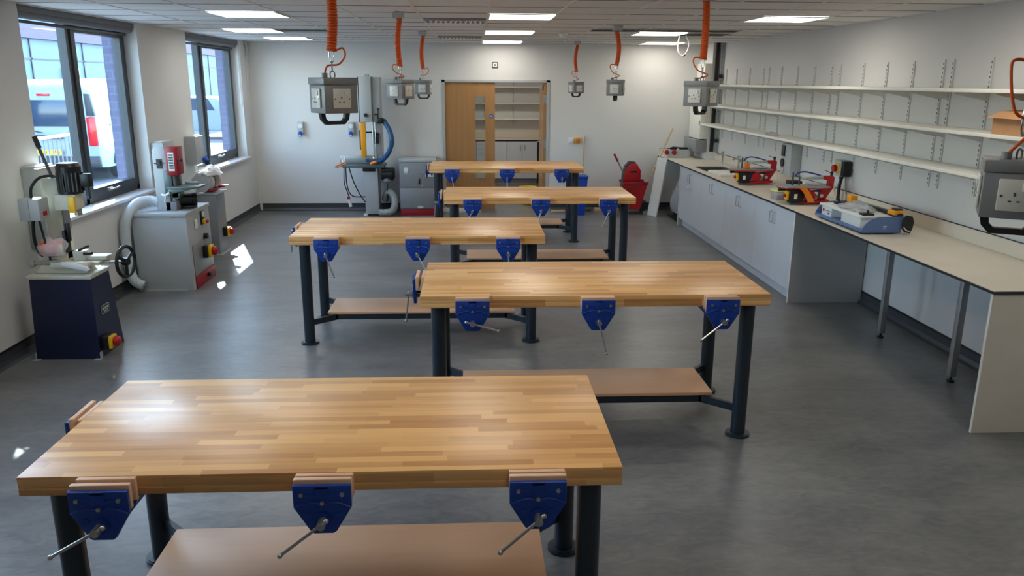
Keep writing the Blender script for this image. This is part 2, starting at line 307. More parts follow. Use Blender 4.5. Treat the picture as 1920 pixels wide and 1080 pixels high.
# open dark strips
def strip(lb, x0, y0, x1, y1):
    t = thing('ceiling_slot', lb, 'ceiling slot', (x0, y0, ZC), group='dark slots in the ceiling')
    MB().box(0, 0, -.006, x1-x0, y1-y0, -.0045).build('opening', 'dark', t, False)
    MB().box(0, -.012, -.009, x1-x0, -.001, -.0045).box(0, y1-y0+.001, -.009, x1-x0, y1-y0+.012, -.0045).build('edge', 'mgrey', t, False)
strip('dark open slot in ceiling beside left LED panel', -2.16, 9.22, -1.6, 9.42)
strip('long dark open slot in ceiling right of the door', 1.27, 8.72, 2.86, 9.0-.05)
strip('dark open slot near the right wall beyond the LED panel', 2.4, 9.35, 2.95, 9.7)

# ------------------------------------------------------------------ windows
def window(n, a, b, mull, mw=.15, blind=True, low=False):
    xo, xi = XL-.2, XL-.13; z0, z1 = .87, 2.45
    r = MB().box(xo, a, z0-.02, xi, b, z0+.045).box(xo, a, z1-.05, xi, b, z1+.02).box(xo, a, z0, xi, a+.055, z1).box(xo, b-.055, z0, xi, b, z1).box(xo, mull, z0, xi, mull+.06, z1)
    w = r.build('window_%d' % n, 'frame', smooth=False); w['kind'] = 'structure'
    c = MB(); y0, y1 = mull+.065, b-.06; c.box(xo+.01, y0, z0+.05, xi+.012, y1, z0+.12).box(xo+.01, y0, z1-.12, xi+.012, y1, z1-.055).box(xo+.01, y0, z0+.12, xi+.012, y0+.07, z1-.12).box(xo+.01, y1-.065, z0+.12, xi+.012, y1, z1-.12)
    c.build('casement', 'frame', w, False)
    MB().box(xo+.03, a+.05, z0+.04, xo+.036, mull+.005, z1-.04).build('pane', 'glass', w, False)
    MB().box(xo+.035, y0+.06, z0+.11, xo+.041, y1-.06, z1-.11).build('pane', 'glass', w, False)
    h = MB().box(xi+.012, y0+.32, z0+.068, xi+.024, y0+.42, z0+.1).tube([(xi+.024, y0+.37, z0+.085), (xi+.045, y0+.37, z0+.085), (xi+.05, y0+.42, z0+.085), (xi+.045, y0+.52, z0+.09)], .009, 8)
    h.build('window_handle', 'steel', w)
    MB().box(xi+.001, a-.03, .838, XL+.05, b+.03, .868, .008).build('window_sill', 'sill', w)
    lb = {1:'', 2:'grey roller blind rolled up above the near window', 3:'grey roller blind rolled up above the far window'}[n]
    if not low:
        t = thing('roller_blind', lb, 'blind', (XL-.06, a+.01, 2.425), group='roller blinds at the windows')
        MB().box(-.055, 0, .0, .045, b-a-.02, .05, .004).build('cassette', 'blind', t); MB().cyl((0, .01, -.012), (0, b-a-.03, -.012), .036, 20).build('fabric_roll', 'blind', t)
        MB().box(-.05, .02, -.075, -.03, b-a-.04, -.05, .004).build('bottom_bar', 'dgrey', t)
    return w
window(1, *WINS[0], 3.7, low=True); window(2, *WINS[1], 7.13); window(3, *WINS[2], 10.42)
t = thing('blind_chain', 'white blind cord hanging at the far side of the far window', 'blind cord', (XL-.02, WINS[2][1]-.05, 1.9))
MB().tube([(0, 0, .5), (0, 0, -.3), (.006, .02, -.33), (0, .04, -.3), (0, .04, .5)], .004, 6).build('cord', 'white', t)

# ------------------------------------------------------------------ outside the windows
struct('ground_outside', MB().box(-60, -20, -.2, XL-.35, 90, -.06), 'tarmac')
t = thing('building_opposite', 'pale blue clad building with mauve fascia band across the yard', 'building', (-12, 10, -.06))
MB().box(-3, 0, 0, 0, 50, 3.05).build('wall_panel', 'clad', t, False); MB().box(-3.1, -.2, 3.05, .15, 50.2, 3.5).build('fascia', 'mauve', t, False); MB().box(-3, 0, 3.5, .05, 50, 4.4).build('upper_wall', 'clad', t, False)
q = MB()
for y in range(1, 50, 3): q.box(0, y, 0, .03, y+.06, 3.05)
q.box(0, 0, 2.5, .03, 50, 2.54); q.build('panel_joint', 'vdark', t, False)
q = MB().box(0, 14.6, .1, .06, 15.6, 2.3); q.build('door', 'mgrey', t, False)
s_ = MB().box(.02, 18.4, 1.25, .08, 20.0, 2.1); s_ = s_.build('notice_board', 'white', t, False); MB().box(.08, 18.5, 1.75, .09, 19.9, 2.0).build('red_strip', 'lampred', s_, False)
MB().box(.02, 18.4, 2.2, .08, 19.8, 3.0).build('poster', 'dgrey', t, False)
# van
t = thing('van', 'white van parked outside the near window with red tail light', 'van', (-8.3, 16.2, -.06))
def vsec(y, zs, k=1.0): return [(-.95*k, y, zs[0]), (.95*k, y, zs[0]), (.97*k, y, zs[1]), (.95*k, y, zs[2]), (.84*k, y, zs[3]), (.6*k, y, zs[4]), (-.6*k, y, zs[4]), (-.84*k, y, zs[3]), (-.95*k, y, zs[2]), (-.97*k, y, zs[1])]
secs = [vsec(-.02, (.32, .7, 1.1, 1.72, 1.84), .97), vsec(.06, (.3, .7, 1.12, 1.78, 1.93), .99), vsec(.3, (.28, .7, 1.15, 1.82, 1.98)), vsec(3.2, (.28, .7, 1.15, 1.82, 2.0)), vsec(3.7, (.28, .7, 1.1, 1.72, 1.86), .98), vsec(4.25, (.28, .65, .98, 1.1, 1.16), .95), vsec(4.75, (.3, .6, .8, .86, .9), .88)]
b = MB(); vv = [p for s in secs for p in s]; fs = [tuple(range(9, -1, -1)), tuple(range(60, 70))]
for i in range(6):
    for j in range(10): fs.append((i*10+j, i*10+(j+1) % 10, i*10+10+(j+1) % 10, i*10+10+j))
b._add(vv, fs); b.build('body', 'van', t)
MB().prism([(-.72, 1.1), (.72, 1.1), (.66, 1.6), (-.66, 1.6)], -.04, -.0, 'y', .01).build('rear_window', 'vglass', t)
MB().box(-.12, -.05, 1.68, .12, -.0, 1.72, .005).build('brake_light', 'lampred', t)
for s in (-1, 1):
    MB().box(s*.76, -.06, .72, s*.93, .05, 1.28, .03).build('tail_light', 'lampred', t)
    MB().prism([(s*.77, 1.3), (s*.93, 1.3), (s*.86, 1.72), (s*.76, 1.72)], -.04, .05, 'y', .01).build('pillar_trim', 'vdark', t)
    for yy in (.95, 3.95):
        wl_ = MB().cyl((s*.78, yy, .33), (s*.985, yy, .33), .32, 28).build('wheel', 'rubber', t); MB().cyl((s*.97, yy, .33), (s*1.0, yy, .33), .2, 20).build('hub_cap', 'alu', wl_)
        MB().tube([(s*.975, yy+.4*math.cos(a), .33+.4*math.sin(a)) for a in [PI*k/14 for k in range(15)]], .03, 8).build('wheel_arch', 'vdark', t)
MB().box(-.95, -.09, .3, .95, .02, .52, .03).build('bumper', 'vdark', t)
p = MB().box(-.26, -.1, .55, .26, -.085, .66, .004).build('number_plate', 'plate', t); text('DU12 VFB', 'plate_lettering', 'black', p, (0, -.101, .605), .1, FY, sx=.95)
MB().box(-.3, -.07, .86, .3, -.0, .93, .01).build('handle_bar', 'vdark', t); MB().tube([(-.5, -.05, 1.08), (-.2, -.06, 1.0), (-.1, -.06, .98)], .01, 6).build('wiper', 'black', t)
MB().box(.955, .5, 1.09, .985, 3.1, 1.12, .005).build('side_rail', 'mgrey', t)
for s in (-1, 1): MB().prism([(2.3, 1.2), (3.3, 1.2), (3.1, 1.65), (2.3, 1.65)], s*.93, s*.955, 'x').build('side_window', 'vglass', t)
# railing
t = thing('railing', 'white topped metal railing outside between window and van', 'railing', (-6, 8.4, -.06))
MB().cyl((0, 0, 1.2), (0, 4.2, 1.2), .025, 10).build('top_rail', 'white', t); q = MB()
for k in range(36): q.cyl((0, .06+k*.118, .1), (0, .06+k*.118, 1.2), .01, 6)
q.cyl((0, 0, .1), (0, 4.2, .1), .015, 6); q.build('baluster', 'mgrey', t)['kind'] = 'stuff'
q = MB().box(-.02, -.02, 0, .02, .02, 1.2).box(-.02, 4.18, 0, .02, 4.22, 1.2).build('post', 'mgrey', t)
# further vehicle seen through the far window
t = thing('car', 'pale parked car beyond the railing seen through far window', 'car', (-9.5, 29, -.06))
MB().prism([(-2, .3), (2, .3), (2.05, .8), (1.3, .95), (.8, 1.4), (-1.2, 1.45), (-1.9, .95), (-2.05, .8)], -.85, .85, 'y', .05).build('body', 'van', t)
for s in (-1, 1):
    for xx in (-1.25, 1.25): MB().cyl((xx, s*.7, .33), (xx, s*.88, .33), .32, 20).build('wheel', 'rubber', t)
MB().prism([(-1.1, .98), (.7, .98), (.5, 1.35), (-1.0, 1.38)], -.87, .87, 'y').build('window_glass', 'vglass', t)

# ------------------------------------------------------------------ workbenches with vises
BL, BW, BT = 1.8775, .817, .064
def vise(parent, loc, rz, gap, ang, slide):
    # local frame: origin on the bench edge at top height; the vise comes out towards -y
    g = gap; f = -(.02+g+.02)            # inner face of the front casting
    v = MB(); pr_ = [(-.089, -.012), (.089, -.012), (.089, -.085), (.04, -.168), (.03, -.175), (-.03, -.175), (-.04, -.168), (-.089, -.085)]
    v.prism(pr_, f-.016, f, 'y', .004)
    v.box(-.02, f-.021, -.055, .02, f-.015, -.012, .002).box(-.02, f-.021, -.022, .02, f-.015, -.012, .002)
    for s in (-1, 1):
        v.prism([(s*.02, -.04), (s*.062, -.036), (s*.062, -.044), (s*.02, -.052)], f-.019, f-.013, 'y', .001)
        v.tube([(s*.085, f-.016, -.085), (s*.06, f-.017, -.072), (s*.03, f-.017, -.066), (0, f-.017, -.075)], .004, 6)
        v.cyl((s*.045, f-.013, -.112), (s*.045, f-.019, -.112), .012, 12)
    v.cyl((0, f, -.125), (0, f-.024, -.125), .026, 20)
    # rear casting and slide bars below the bench top
    v.prism([(-.09, -.066), (.09, -.066), (.075, -.1), (.04, -.15), (-.04, -.15), (-.075, -.1)], -.004, .014, 'y', .003)
    v.box(-.06, .014, -.125, .06, .2, -.068, .004)
    for s in (-1, 1): v.cyl((s*.036, f-.004, -.125), (s*.036, .012, -.125), .009, 12)
    o = v.build('bench_vise', 'blue', parent); o.location = loc; o.rotation_euler = (0, 0, rz)
    MB().box(-.089, -.0195, -.075, .089, -.0005, -.001, .003).build('wooden_jaw', 'linerw', o)
    MB().box(-.089, f+.0005, -.08, .089, f+.0195, -.001+.002, .003).build('wooden_jaw', 'linerw', o)
    for bx_, bz_ in ((-.062, -.04), (.062, -.04), (0, -.068)): MB().cyl((bx_, f-.0125, bz_), (bx_, f-.0235, bz_), .0065, 12).build('bolt', 'steel', o)
    sm = MB().cyl((0, f-.024, -.125), (0, f-.062, -.125), .0135, 18).cyl((0, f-.062, -.125), (0, f-.066, -.125), .011, 18).cyl((0, f, -.125), (0, .02, -.125), .008, 12)
    sm.build('screw', 'steel', o)
    a = math.radians(ang); d = Vector((math.cos(a), -.12, math.sin(a))).normalized(); c = Vector((0, f-.048, -.125)); L = .175
    p0 = c-d*(L*slide); p1 = c+d*(L*(1-slide))
    MB().cyl(p0, p1, .0052, 10).ball(p0, .0085, 10).ball(p1, .0085, 10).build('handle', 'steel', o)
def bench(cx, y0, H, label, vs_, ev):
    t = thing('workbench', label, 'workbench', (cx, y0, 0), group='beech topped workbenches with blue vises')
    tp = MB().box(-BL/2, 0, H-.036, BL/2, BW, H, .002).box(-BL/2+.002, .002, H-BT+.02, BL/2-.002, BW-.002, H-.03).box(-BL/2, 0, H-BT, BL/2, BW, H-.0375, .002); tp.build('bench_top', 'beech', t)
    lx, ly0, ly1 = .846, .08, .735
    for x in (-lx, lx):
        for y in (ly0, ly1):
            l = MB().cyl((x, y, .008), (x, y, H-BT), .04, 28).build('leg', 'leg', t)
            MB().cyl((x, y, 0), (x, y, .012), .068, 28).cyl((x, y, .012), (x, y, .016), .06, 28).build('foot_plate', 'leg', l)
    MB().box(-.725, .2, .19, .725, .61, .208, .002).build('shelf', 'beechply', t)
    r = MB()
    for y in (.225, .585): r.box(-.68, y-.015, .145, .68, y+.015, .189, .002)
    for x in (-.66, .66): r.box(x-.015, .21, .145, x+.015, .6, .189, .002)
    r.build('shelf_rail', 'leg', t); 
    for s in (-1, 1):
        for ya, yb in ((ly0, .225), (ly1, .585)):
            r = MB()
            a = Vector((s*(lx-.02), ya, .165)); b = Vector((s*.665, yb, .165)); d = (b-a).normalized(); n_ = Vector((-d.y, d.x, 0))*.012
            p = [a-n_, b-n_, b+n_, a+n_]; r._add([(q.x, q.y, .142) for q in p]+[(q.x, q.y, .186) for q in p], [(0,1,2,3),(7,6,5,4),(0,4,5,1),(1,5,6,2),(2,6,7,3),(3,7,4,0)]); r.build('brace', 'leg', t)
    tr = MB().box(-lx+.04, .27, H-BT-.03, lx-.04, .29, H-BT).box(-lx+.04, .56, H-BT-.03, lx-.04, .58, H-BT); tr.build('under_frame', 'leg', t)
    for x, g, a, s in vs_: vise(t, (x, 0, H), 0, g, a, s)
    vise(t, (-BL/2, .52, H), -PI/2, *ev)
bench(-.471, 2.276, .764, 'beech workbench nearest the camera, left vise open', [(-.664, .022, 208, .12), (0, .01, 216, .1), (.664, .012, 219, .12)], (.012, 262, .3))
bench(.651, 4.035, .85, 'second beech workbench from the camera, standing right of middle', [(-.662, .002, -14, .2), (0, .006, -76, .05), (.662, .012, 217, .12)], (.014, 268, .05))
bench(-.412, 5.754, .842, 'third beech workbench from the camera, on the left before the sander', [(-.662, .002, -70, .08), (0, .002, -62, .08), (.662, .002, -88, .08)], (.01, 262, .45))
bench(.648, 7.667, .85, 'fourth beech workbench from the camera, behind the second one', [(-.662, .002, 238, .08), (0, .002, 252, .08), (.662, .004, 246, .08)], (.014, 266, .05))
bench(.403, 9.643, .93, 'farthest beech workbench in front of the store doorway', [(-.662, .002, -78, .08), (0, .002, -90, .08), (.662, .002, -90, .08)], (.01, 266, .06))

# ------------------------------------------------------------------ hanging socket boxes
def pendant(px, py, th, label, zt=1.96, zc=2.09, lean=.0, cs=1, hr=0, closed=True):
    t = thing('hanging_socket_box', label, 'hanging socket', (px, py, ZC), group='grey socket boxes on orange coiled cables')
    Z = ZC; top = zt-Z; s = .08; h = .155
    # hidden behind the ceiling rose: the cable starts just under it
    MB().box(-.045, -.045, -.05, .045, .045, -.0045, .004).build('ceiling_rose', 'lgrey', t)
    z1 = zc-Z; n = int((abs(z1)-.05)/.0115); pts = []
    for i in range(n*10+1):
        k = i/(n*10); a = 2*PI*i/10; z = -.05+(z1+.05)*k
        off = lean*math.sin(k*PI)*.5-lean*(1-k)*.2
        pts.append((off+.0185*math.cos(a), .0185*math.sin(a), z))
    cable = pts
    MB().tube(cable, .0056, 6).build('coiled_cable', 'orange', t)
    r = MB().tube(smoothpath([(.0185, 0, z1), (cs*.05, 0, z1+.012), (cs*.06, 0, z1-.02), (cs*.03, 0, (z1+top)/2), (-cs*.035, 0, (z1+top)/2-.03) if cs < 0 else (-.02, 0, top+.05), (-.035, 0, top+.012)]), .0042, 8); r.build('flex', 'orange', t)
    MB().cyl((-.035, 0, top), (-.035, 0, top+.02), .013, 12).build('cable_gland', 'housing', t)
    def link(z, l, w, ry): return [((w*math.cos(a) if abs(math.cos(a)) > 0 else 0)*math.cos(ry), w*math.cos(a)*math.sin(ry), z+l*math.sin(a)) for a in [2*PI*k/16 for k in range(16)]]
    zz = z1+.02; ch = MB(); L = zz-(top+.0)
    ch.tube(link(zz-.25*L, .28*L, .011, .3), .0022, 6, True); ch.tube(link(zz-.62*L, .15*L, .008, 1.7), .0028, 6, True); ch.build('chain', 'chrome', t)
    MB().tube(link(top+.012, .016, .011, .4), .003, 6, True).build('eye_ring', 'housing', t)
    hb = MB(); hb.T = Matrix.Rotation(th, 4, 'Z')
    hb.box(-s, -s, top-h, s, s, top-.032, .004); hs = hb.build('housing', 'housing', t)
    hb = MB(); hb.T = Matrix.Rotation(th, 4, 'Z'); hb.box(-s-.003, -s-.003, top-.0315, s+.003, s+.003, top, .004); hb.build('lid', 'housing', t)
    for k in range(4):
        R_ = Matrix.Rotation(th+k*PI/2, 4, 'Z'); q = MB(); q.T = R_; zc_ = top-.09
        q.box(-.043, -s-.008, zc_-.043, .043, -s-.0005, zc_+.043, .003); pl = q.build('socket_plate', 'offw', t)
        q = MB(); q.T = R_; q.box(.012, -s-.013, zc_+.012, .028, -s-.0085, zc_+.034, .002); q.build('switch', 'white', pl)
        q = MB(); q.T = R_; q.box(-.006, -s-.0092, zc_-.002, -.001, -s-.0084, zc_+.008).box(-.017, -s-.0092, zc_-.018, -.009, -s-.0084, zc_-.014).box(.003, -s-.0092, zc_-.018, .011, -s-.0084, zc_-.014)
        for xx in (-.034, .034): q.cyl((xx, -s-.0085, zc_-.002), (xx, -s-.0093, zc_-.002), .0035, 10)
        q.build('pin_hole', 'dgrey', pl)
    q = MB(); q.T = Matrix.Rotation(th+hr, 4, 'Z'); pz = top-h
    o_ = [(-.072, pz), (-.066, pz-.03), (-.045, pz-.052), (.045, pz-.052), (.066, pz-.03), (.072, pz), (.05, pz), (.047, pz-.024), (.035, pz-.036), (-.035, pz-.036), (-.047, pz-.024), (-.05, pz)]
    n = 6; v = []; A = o_[:6]; B = o_[:5:-1]
    for yy in (-.013, .013): v += [(p[0], yy, p[1]) for p in A]+[(p[0], yy, p[1]) for p in B]
    fs = []
    for i in range(5): fs += [(i, i+1, 6+i+1, 6+i), (12+i, 12+6+i, 12+6+i+1, 12+i+1), (i, 12+i, 12+i+1, i+1), (6+i, 6+i+1, 18+i+1, 18+i)]
    fs += [(0, 6, 18, 12), (5, 17, 23, 11)]; q._add(v, fs); q.build('handle', 'black', t)
D = math.radians
pendant(-.63, 3.72, D(35), 'large looking socket box hanging above the nearest bench, left row', 1.96, 2.075, .03, 1)
pendant(-.595, 6.75, D(-35), 'second socket box of the left row, hanging beside the bandsaw', 1.955, 2.06, -.03, -1)
pendant(-.56, 9.3, D(-9), 'farthest socket box of the left row, hanging left of the oak door', 1.95, 2.07, -.04, 1)
pendant(1.49, 2.12, D(-30), 'socket box at the right edge of the photo, partly cut off', 1.75, 2.0, 0, -1)
pendant(1.44, 5.1, D(46), 'socket box hanging in front of the wall shelves, right row', 1.955, 2.085, .01, -1)
pendant(1.42, 8.1, D(-18), 'socket box hanging before the bare back wall, right row middle', 1.965, 2.1, .05, -1, PI/2)
pendant(1.43, 11.3, D(24), 'farthest and smallest socket box, hanging right of the doorway', 1.94, 2.07, -.05, -1)
# hanging white cable, smoke detector
t = thing('hanging_cable', 'white cable loop hanging out of the ceiling by the LED panel', 'cable', (2.42, 9.6, ZC))
MB().tube(smoothpath([(0, 0, -.004), (-.02, 0, -.1), (-.01, 0, -.19), (.04, 0, -.235), (.09, 0, -.19), (.11, 0, -.1), (.07, 0, -.006)]), .008, 8).build('cable', 'white', t); MB().cyl((.05, 0, -.24), (.07, 0, -.225), .011, 8).build('end_tape', 'black', t)
t = thing('smoke_detector', 'round white smoke detector on the ceiling', 'smoke detector', (1.03, 9.45, ZC))
MB().lathe([(.052, -.0045), (.052, -.02), (.045, -.024), (.045, -.034), (.035, -.05), (.001, -.05)], (0, 0, 0)).build('detector_head', 'white', t)

# ------------------------------------------------------------------ oak door, doorway and store room
t = thing('oak_door', 'oak veneer door leaf with tall narrow glazed slot, closed', 'door', (DX0+.014, YB+.02, 0))
W = .75; q = MB(); gx0, gx1, gz0, gz1 = .447, .606, .49, 1.72
q.box(0, 0, .01, gx0, .044, DZ-.016).box(gx1, 0, .01, W, .044, DZ-.016).box(gx0, 0, .01, gx1, .044, gz0).box(gx0, 0, gz1, gx1, .044, DZ-.016); q.build('leaf', 'oak', t, False)
MB().box(gx0, .018, gz0, gx1, .026, gz1).build('glass_slot', 'dglass', t, False)
MB().box(gx0-.014, -.006, gz0-.014, gx0+.006, .0, gz1+.014).box(gx1-.006, -.006, gz0-.014, gx1+.014, 0, gz1+.014).box(gx0, -.006, gz0-.014, gx1, 0, gz0+.006).box(gx0, -.006, gz1-.006, gx1, 0, gz1+.014).build('beading', 'oak', t, False)
s = MB().cyl((.695, -.004, 1.43), (.695, 0, 1.43), .031, 24).build('door_disc', 'bdisc', t); MB().box(.678, -.0055, 1.432, .712, -.0042, 1.437).box(.68, -.0055, 1.421, .71, -.0042, 1.426).build('disc_print', 'white', s, False)
t = thing('open_door', 'oak door leaf swung open into the store, seen edge on', 'door', (DX1-.055, YB+.02, 0))
MB().box(0, 0, .01, .04, .75, DZ-.016).build('leaf', 'oak', t, False); MB().box(-.03, .05, DZ-.12, -.002, .3, DZ-.05, .004).build('door_closer', 'alu', t); 
MB().box(-.004, -.003, 1.62, .044, .0, 1.74).box(-.004, -.003, .95, .044, .0, 1.07).build('hinge', 'alu', t)
MB().cyl((-.035, .7, 1.0), (-.0, .7, 1.0), .008, 8).cyl((-.035, .7, 1.0), (-.035, .58, 1.0), .008, 8).build('lever_handle', 'steel', t)
yb = SYB
t = thing('store_worktop', 'pale L shaped worktop with black edge in store room', 'worktop', (0, 0, .85))
MB().box(SX0, yb-.52, -.002, SX1, yb-.02, .012).box(1.26, YB+1.3, -.002, SX1-.005, yb-.52, .012).build('top', 'lam', t, False)
MB().box(SX0, yb-.525, -.03, SX1, yb-.52+.02, -.003).box(1.235, YB+1.3, -.03, 1.26, yb-.52, -.003).build('edge', 'lamedge', t, False)
MB().box(SX0, yb-.02, .0, SX1, yb-.004, .14).build('upstand', 'lam', t, False)
for k in range(4):
    x = -1.12+.59*k*1.0
    t = thing('store_cupboard', 'grey two door cupboard in store room, '+['behind the oak door leaf','seen through the door glass','facing the open doorway','in the corner of the store'][k], 'cupboard', (x, yb-.5, 0), group='cupboards in the store room')
    MB().box(0, 0, .1, .585, .45, .815).build('carcass', 'cabs', t, False); MB().box(.0, .05, 0, .585, .07, .099).build('plinth', 'cabs', t, False)
    for j in (0, 1):
        d = MB().box(.002+j*.292, -.02, .105, .29+j*.292, -.001, .812, .001).build('door', 'cabf', t, False)
        hx = .25 if j == 0 else .335
        MB().tube([(hx, -.02, .75), (hx, -.045, .745), (hx, -.045, .655), (hx, -.02, .65)], .005, 6).build('handle', 'steel', d)
t = thing('store_cupboard', 'grey cupboard at right side of store room beside the open leaf', 'cupboard', (1.29, YB+1.5, 0), group='cupboards in the store room')
MB().box(0, 0, .1, .44, 1.7, .815).build('carcass', 'cabs', t, False); MB().box(.04, 0, 0, .06, 1.7, .099).build('plinth', 'cabs', t, False)
for j in range(3):
    d = MB().box(-.02, .01+j*.56, .105, -.001, .56+j*.56, .812, .001).build('door', 'cabf', t, False); MB().tube([(-.02, .08+j*.56, .75), (-.045, .08+j*.56, .745), (-.045, .08+j*.56, .655), (-.02, .08+j*.56, .65)], .005, 6).build('handle', 'steel', d)
for k, z in enumerate((1.815, 1.515, 1.215)):
    t = thing('store_shelf', 'white shelf board in store room, '+['uppermost','middle one','lowest'][k]+' of three', 'shelf', (SX0, yb-.3, z), group='shelves in the store room'); MB().box(0, 0, .002, SX1-SX0, .28, .025, .002).build('board', 'shelf', t, False)
for k, x in enumerate((-.5, .22, .79, 1.38)):
    t = thing('store_upright', 'slotted white shelf upright in store room, '+['behind the oak leaf','behind the glazed slot','left one in open doorway','right one in open doorway'][k], 'shelf upright', (x, yb, 0), group='uprights in the store room')
    MB().box(-.012, -.012, 1.1, .012, -.001, 1.98).build('rail', 'upr', t, False); q = MB()
    for j in range(28): q.box(-.004, -.0135, 1.12+j*.03, .004, -.0125, 1.135+j*.03)
    q.build('slots', 'slot', t, False)
    for z in (1.81, 1.51, 1.21): MB().prism([(-.014, z), (-.28, z), (-.28, z-.012), (-.014, z-.06)], -.004, .004, 'x').build('bracket', 'upr', t, False)
l = bpy.data.lights.new('store_light', 'AREA'); l.energy = 20; l.size = .55; l.color = (1, .96, .9); o = bpy.data.objects.new('store_light', l); COL.objects.link(o); o.location = (.2, YB+1.6, 2.46)
t = thing('bucket', 'yellow bucket standing in the store doorway', 'bucket', (.88, YB+.62, 0)); MB().lathe([(.09, 0), (.1, .01), (.135, .27), (.142, .27), (.142, .285), (.13, .285), (.095, .02), (.001, .02)], (0, 0, 0)).build('pail', 'ylw', t)
MB().tube(smoothpath([(-.14, 0, .27), (-.1, -.08, .25), (0, -.12, .24), (.1, -.08, .25), (.14, 0, .27)]), .003, 6).build('bail_handle', 'steel', t)
# wall items at the back
def socket_unit(x, lb):
    t = thing('wall_isolator_socket', lb, 'industrial socket', (x, YB, 1.22), group='industrial sockets on back wall')
    MB().box(-.045, -.07, -.07, .045, -.001, .12, .008).build('casing', 'lgrey', t); MB().cyl((0, -.07, .06), (0, -.08, .06), .033, 20).build('dial', 'white', t)
    MB().cyl((0, -.075, -.04), (0, -.13, -.075), .028, 16).build('inlet_cap', 'royal', t); MB().cyl((0, -.128, -.074), (0, -.135, -.078), .02, 16).build('mouth', 'white', t)
socket_unit(-2.58, 'grey industrial socket with blue cap on back wall, left one'); socket_unit(-1.83, 'grey industrial socket with blue cap, the one beside the bandsaw')
t = thing('wall_sign', 'small square black and white sign on wall above doorway', 'sign', (.328, YB, 2.173)); MB().box(-.045, -.006, -.045, .045, -.001, .045, .001).build('plate', 'dgrey', t); MB().box(-.03, -.008, -.03, .03, -.006, .03).build('face', 'white', t, False); MB().box(-.012, -.0095, -.012, .012, -.008, .012).build('mark', 'dgrey', t, False)
t = thing('blank_plate', 'white square blank plate on back wall left of yellow switch', 'wall plate', (1.49, YB, 1.07)); MB().box(-.045, -.01, -.045, .045, -.001, .045, .002).build('plate', 'white', t)
t = thing('isolator_switch', 'yellow square rotary isolator switch on back wall', 'switch', (1.585, YB, 1.07)); MB().box(-.043, -.03, -.043, .043, -.001, .043, .004).build('plate', 'amber', t); MB().cyl((0, -.03, 0), (0, -.045, 0), .025, 16).box(-.006, -.055, -.024, .006, -.044, .024, .002).build('knob', 'hotor', t)
t = thing('wooden_pole', 'plain wooden broom handle standing upright against back wall', 'pole', (1.67, YB-.09, 0)); MB().cyl((-.01, -.06, .02), (.015, .07, 1.13), .013, 12).ball((.015, .07, 1.13), .0135, 10).build('stick', 'stick', t); MB().box(-.16, -.085, 0, .14, -.035, .05, .01).build('broom_head', 'dgrey', t)
t = thing('bin', 'blue plastic bin standing below the wooden pole', 'bin', (1.56, YB-.42, 0)); MB().prism([(-.1, 0), (.1, 0), (.13, .55), (-.13, .55)], -.12, .12, 'y', .01).build('body', 'royal', t); MB().box(-.14, -.13, .551, .14, .13, .585, .008).build('rim', 'royal', t)
t = thing('timber_offcut', 'long timber batten on floor along the back wall', 'timber', (1.86, YB-.12, 0)); MB().box(0, -.05, 0, .42, .04, .05, .003).build('batten', 'stick', t)
t = thing('timber_offcut', 'thin timber board on floor left of the blue bin', 'timber', (1.2, YB-.2, 0)); MB().box(-.02, -.05, 0, .2, .04, .03, .003).build('batten', 'stick', t)
t = thing('flat_pack_board', 'white flat board lying on floor below the oak door', 'board', (-.2, YB-.16, 0)); MB().box(-.3, -.07, 0, .3, .04, .06, .003).build('board', 'offw', t)

# ------------------------------------------------------------------ bandsaw, dust extractor, mop bucket
t = thing('bandsaw', 'tall grey bandsaw with yellow blade guard and blue hose', 'bandsaw', (-1.5, 11.75, 0))
def bx(x0, x1, y0, y1, z0, z1, b=.006): return MB().box(x0+1.5, y0, z0, x1+1.5, y1, z1, b)
bx(-1.6, -1.405, 0, .36, .02, .7).build('lower_cabinet', 'lgrey', t); bx(-1.63, -1.57, -.03, .38, 0, .019, .002).build('floor_bracket', 'offw', t)
bx(-1.63, -1.455, -.02, .3, 1.36, 2.0, .01).build('upper_wheel_box', 'lgrey', t); bx(-1.645, -1.631, -.01, .29, 1.36, 1.99, .003).build('door_edge', 'frame', t)
bx(-1.454, -1.34, .04, .3, 1.36, 1.99, .008).build('frame_box', 'lgrey', t); bx(-1.454, -1.34, .12, .36, .69, 1.359, .008).build('spine', 'lgrey', t); bx(-1.55, -1.49, .05, .12, 2.0, 2.03).build('lifting_eye', 'lgrey', t)
bx(-1.63, -1.555, -.02, .03, .86, 1.358, .003).build('blade_guard', 'amber', t)
q = MB().cyl((.045, .02, .83), (.045, .02, 1.36), .01, 10).cyl((.08, .02, .83), (.08, .02, 1.36), .007, 8).box(.03, -.01, .83, .1, .05, .86, .003); q.build('guide_post', 'steel', t)
MB().box(-.06, -.02, .79, .1, .04, .82, .004).cyl((-.05, -.03, .81), (-.05, .06, .81), .022, 12).build('blade_guide', 'bluehose', t)
MB().tube([(.0, -.03, .765), (.05, -.04, .785), (.11, -.03, .80)], .022, 10).build('dust_nozzle', 'orangep', t)
q = MB(); path = smoothpath([(.1, -.04, .8), (.18, -.06, .83), (.25, -.06, .9), (.3, -.05, 1.0), (.32, -.03, 1.1), (.29, 0, 1.24), (.23, .04, 1.34), (.2, .08, 1.38)], 10); q.tube(path, .034, 10, ribs=.12); q.build('dust_hose', 'bluehose', t)
MB().cyl((-.04, -.022, 1.46), (-.04, -.06, 1.46), .028, 16).build('knob', 'black', t); q = MB().cyl((.08, .02, 1.47), (.13, .02, 1.47), .012, 8)
for a in (0, 2.1, 4.2): q.cyl((.13, .02, 1.47), (.13+.0, .02+.07*math.sin(a), 1.47+.075*math.cos(a)), .008, 8).ball((.13, .02+.07*math.sin(a), 1.47+.075*math.cos(a)), .015, 8)
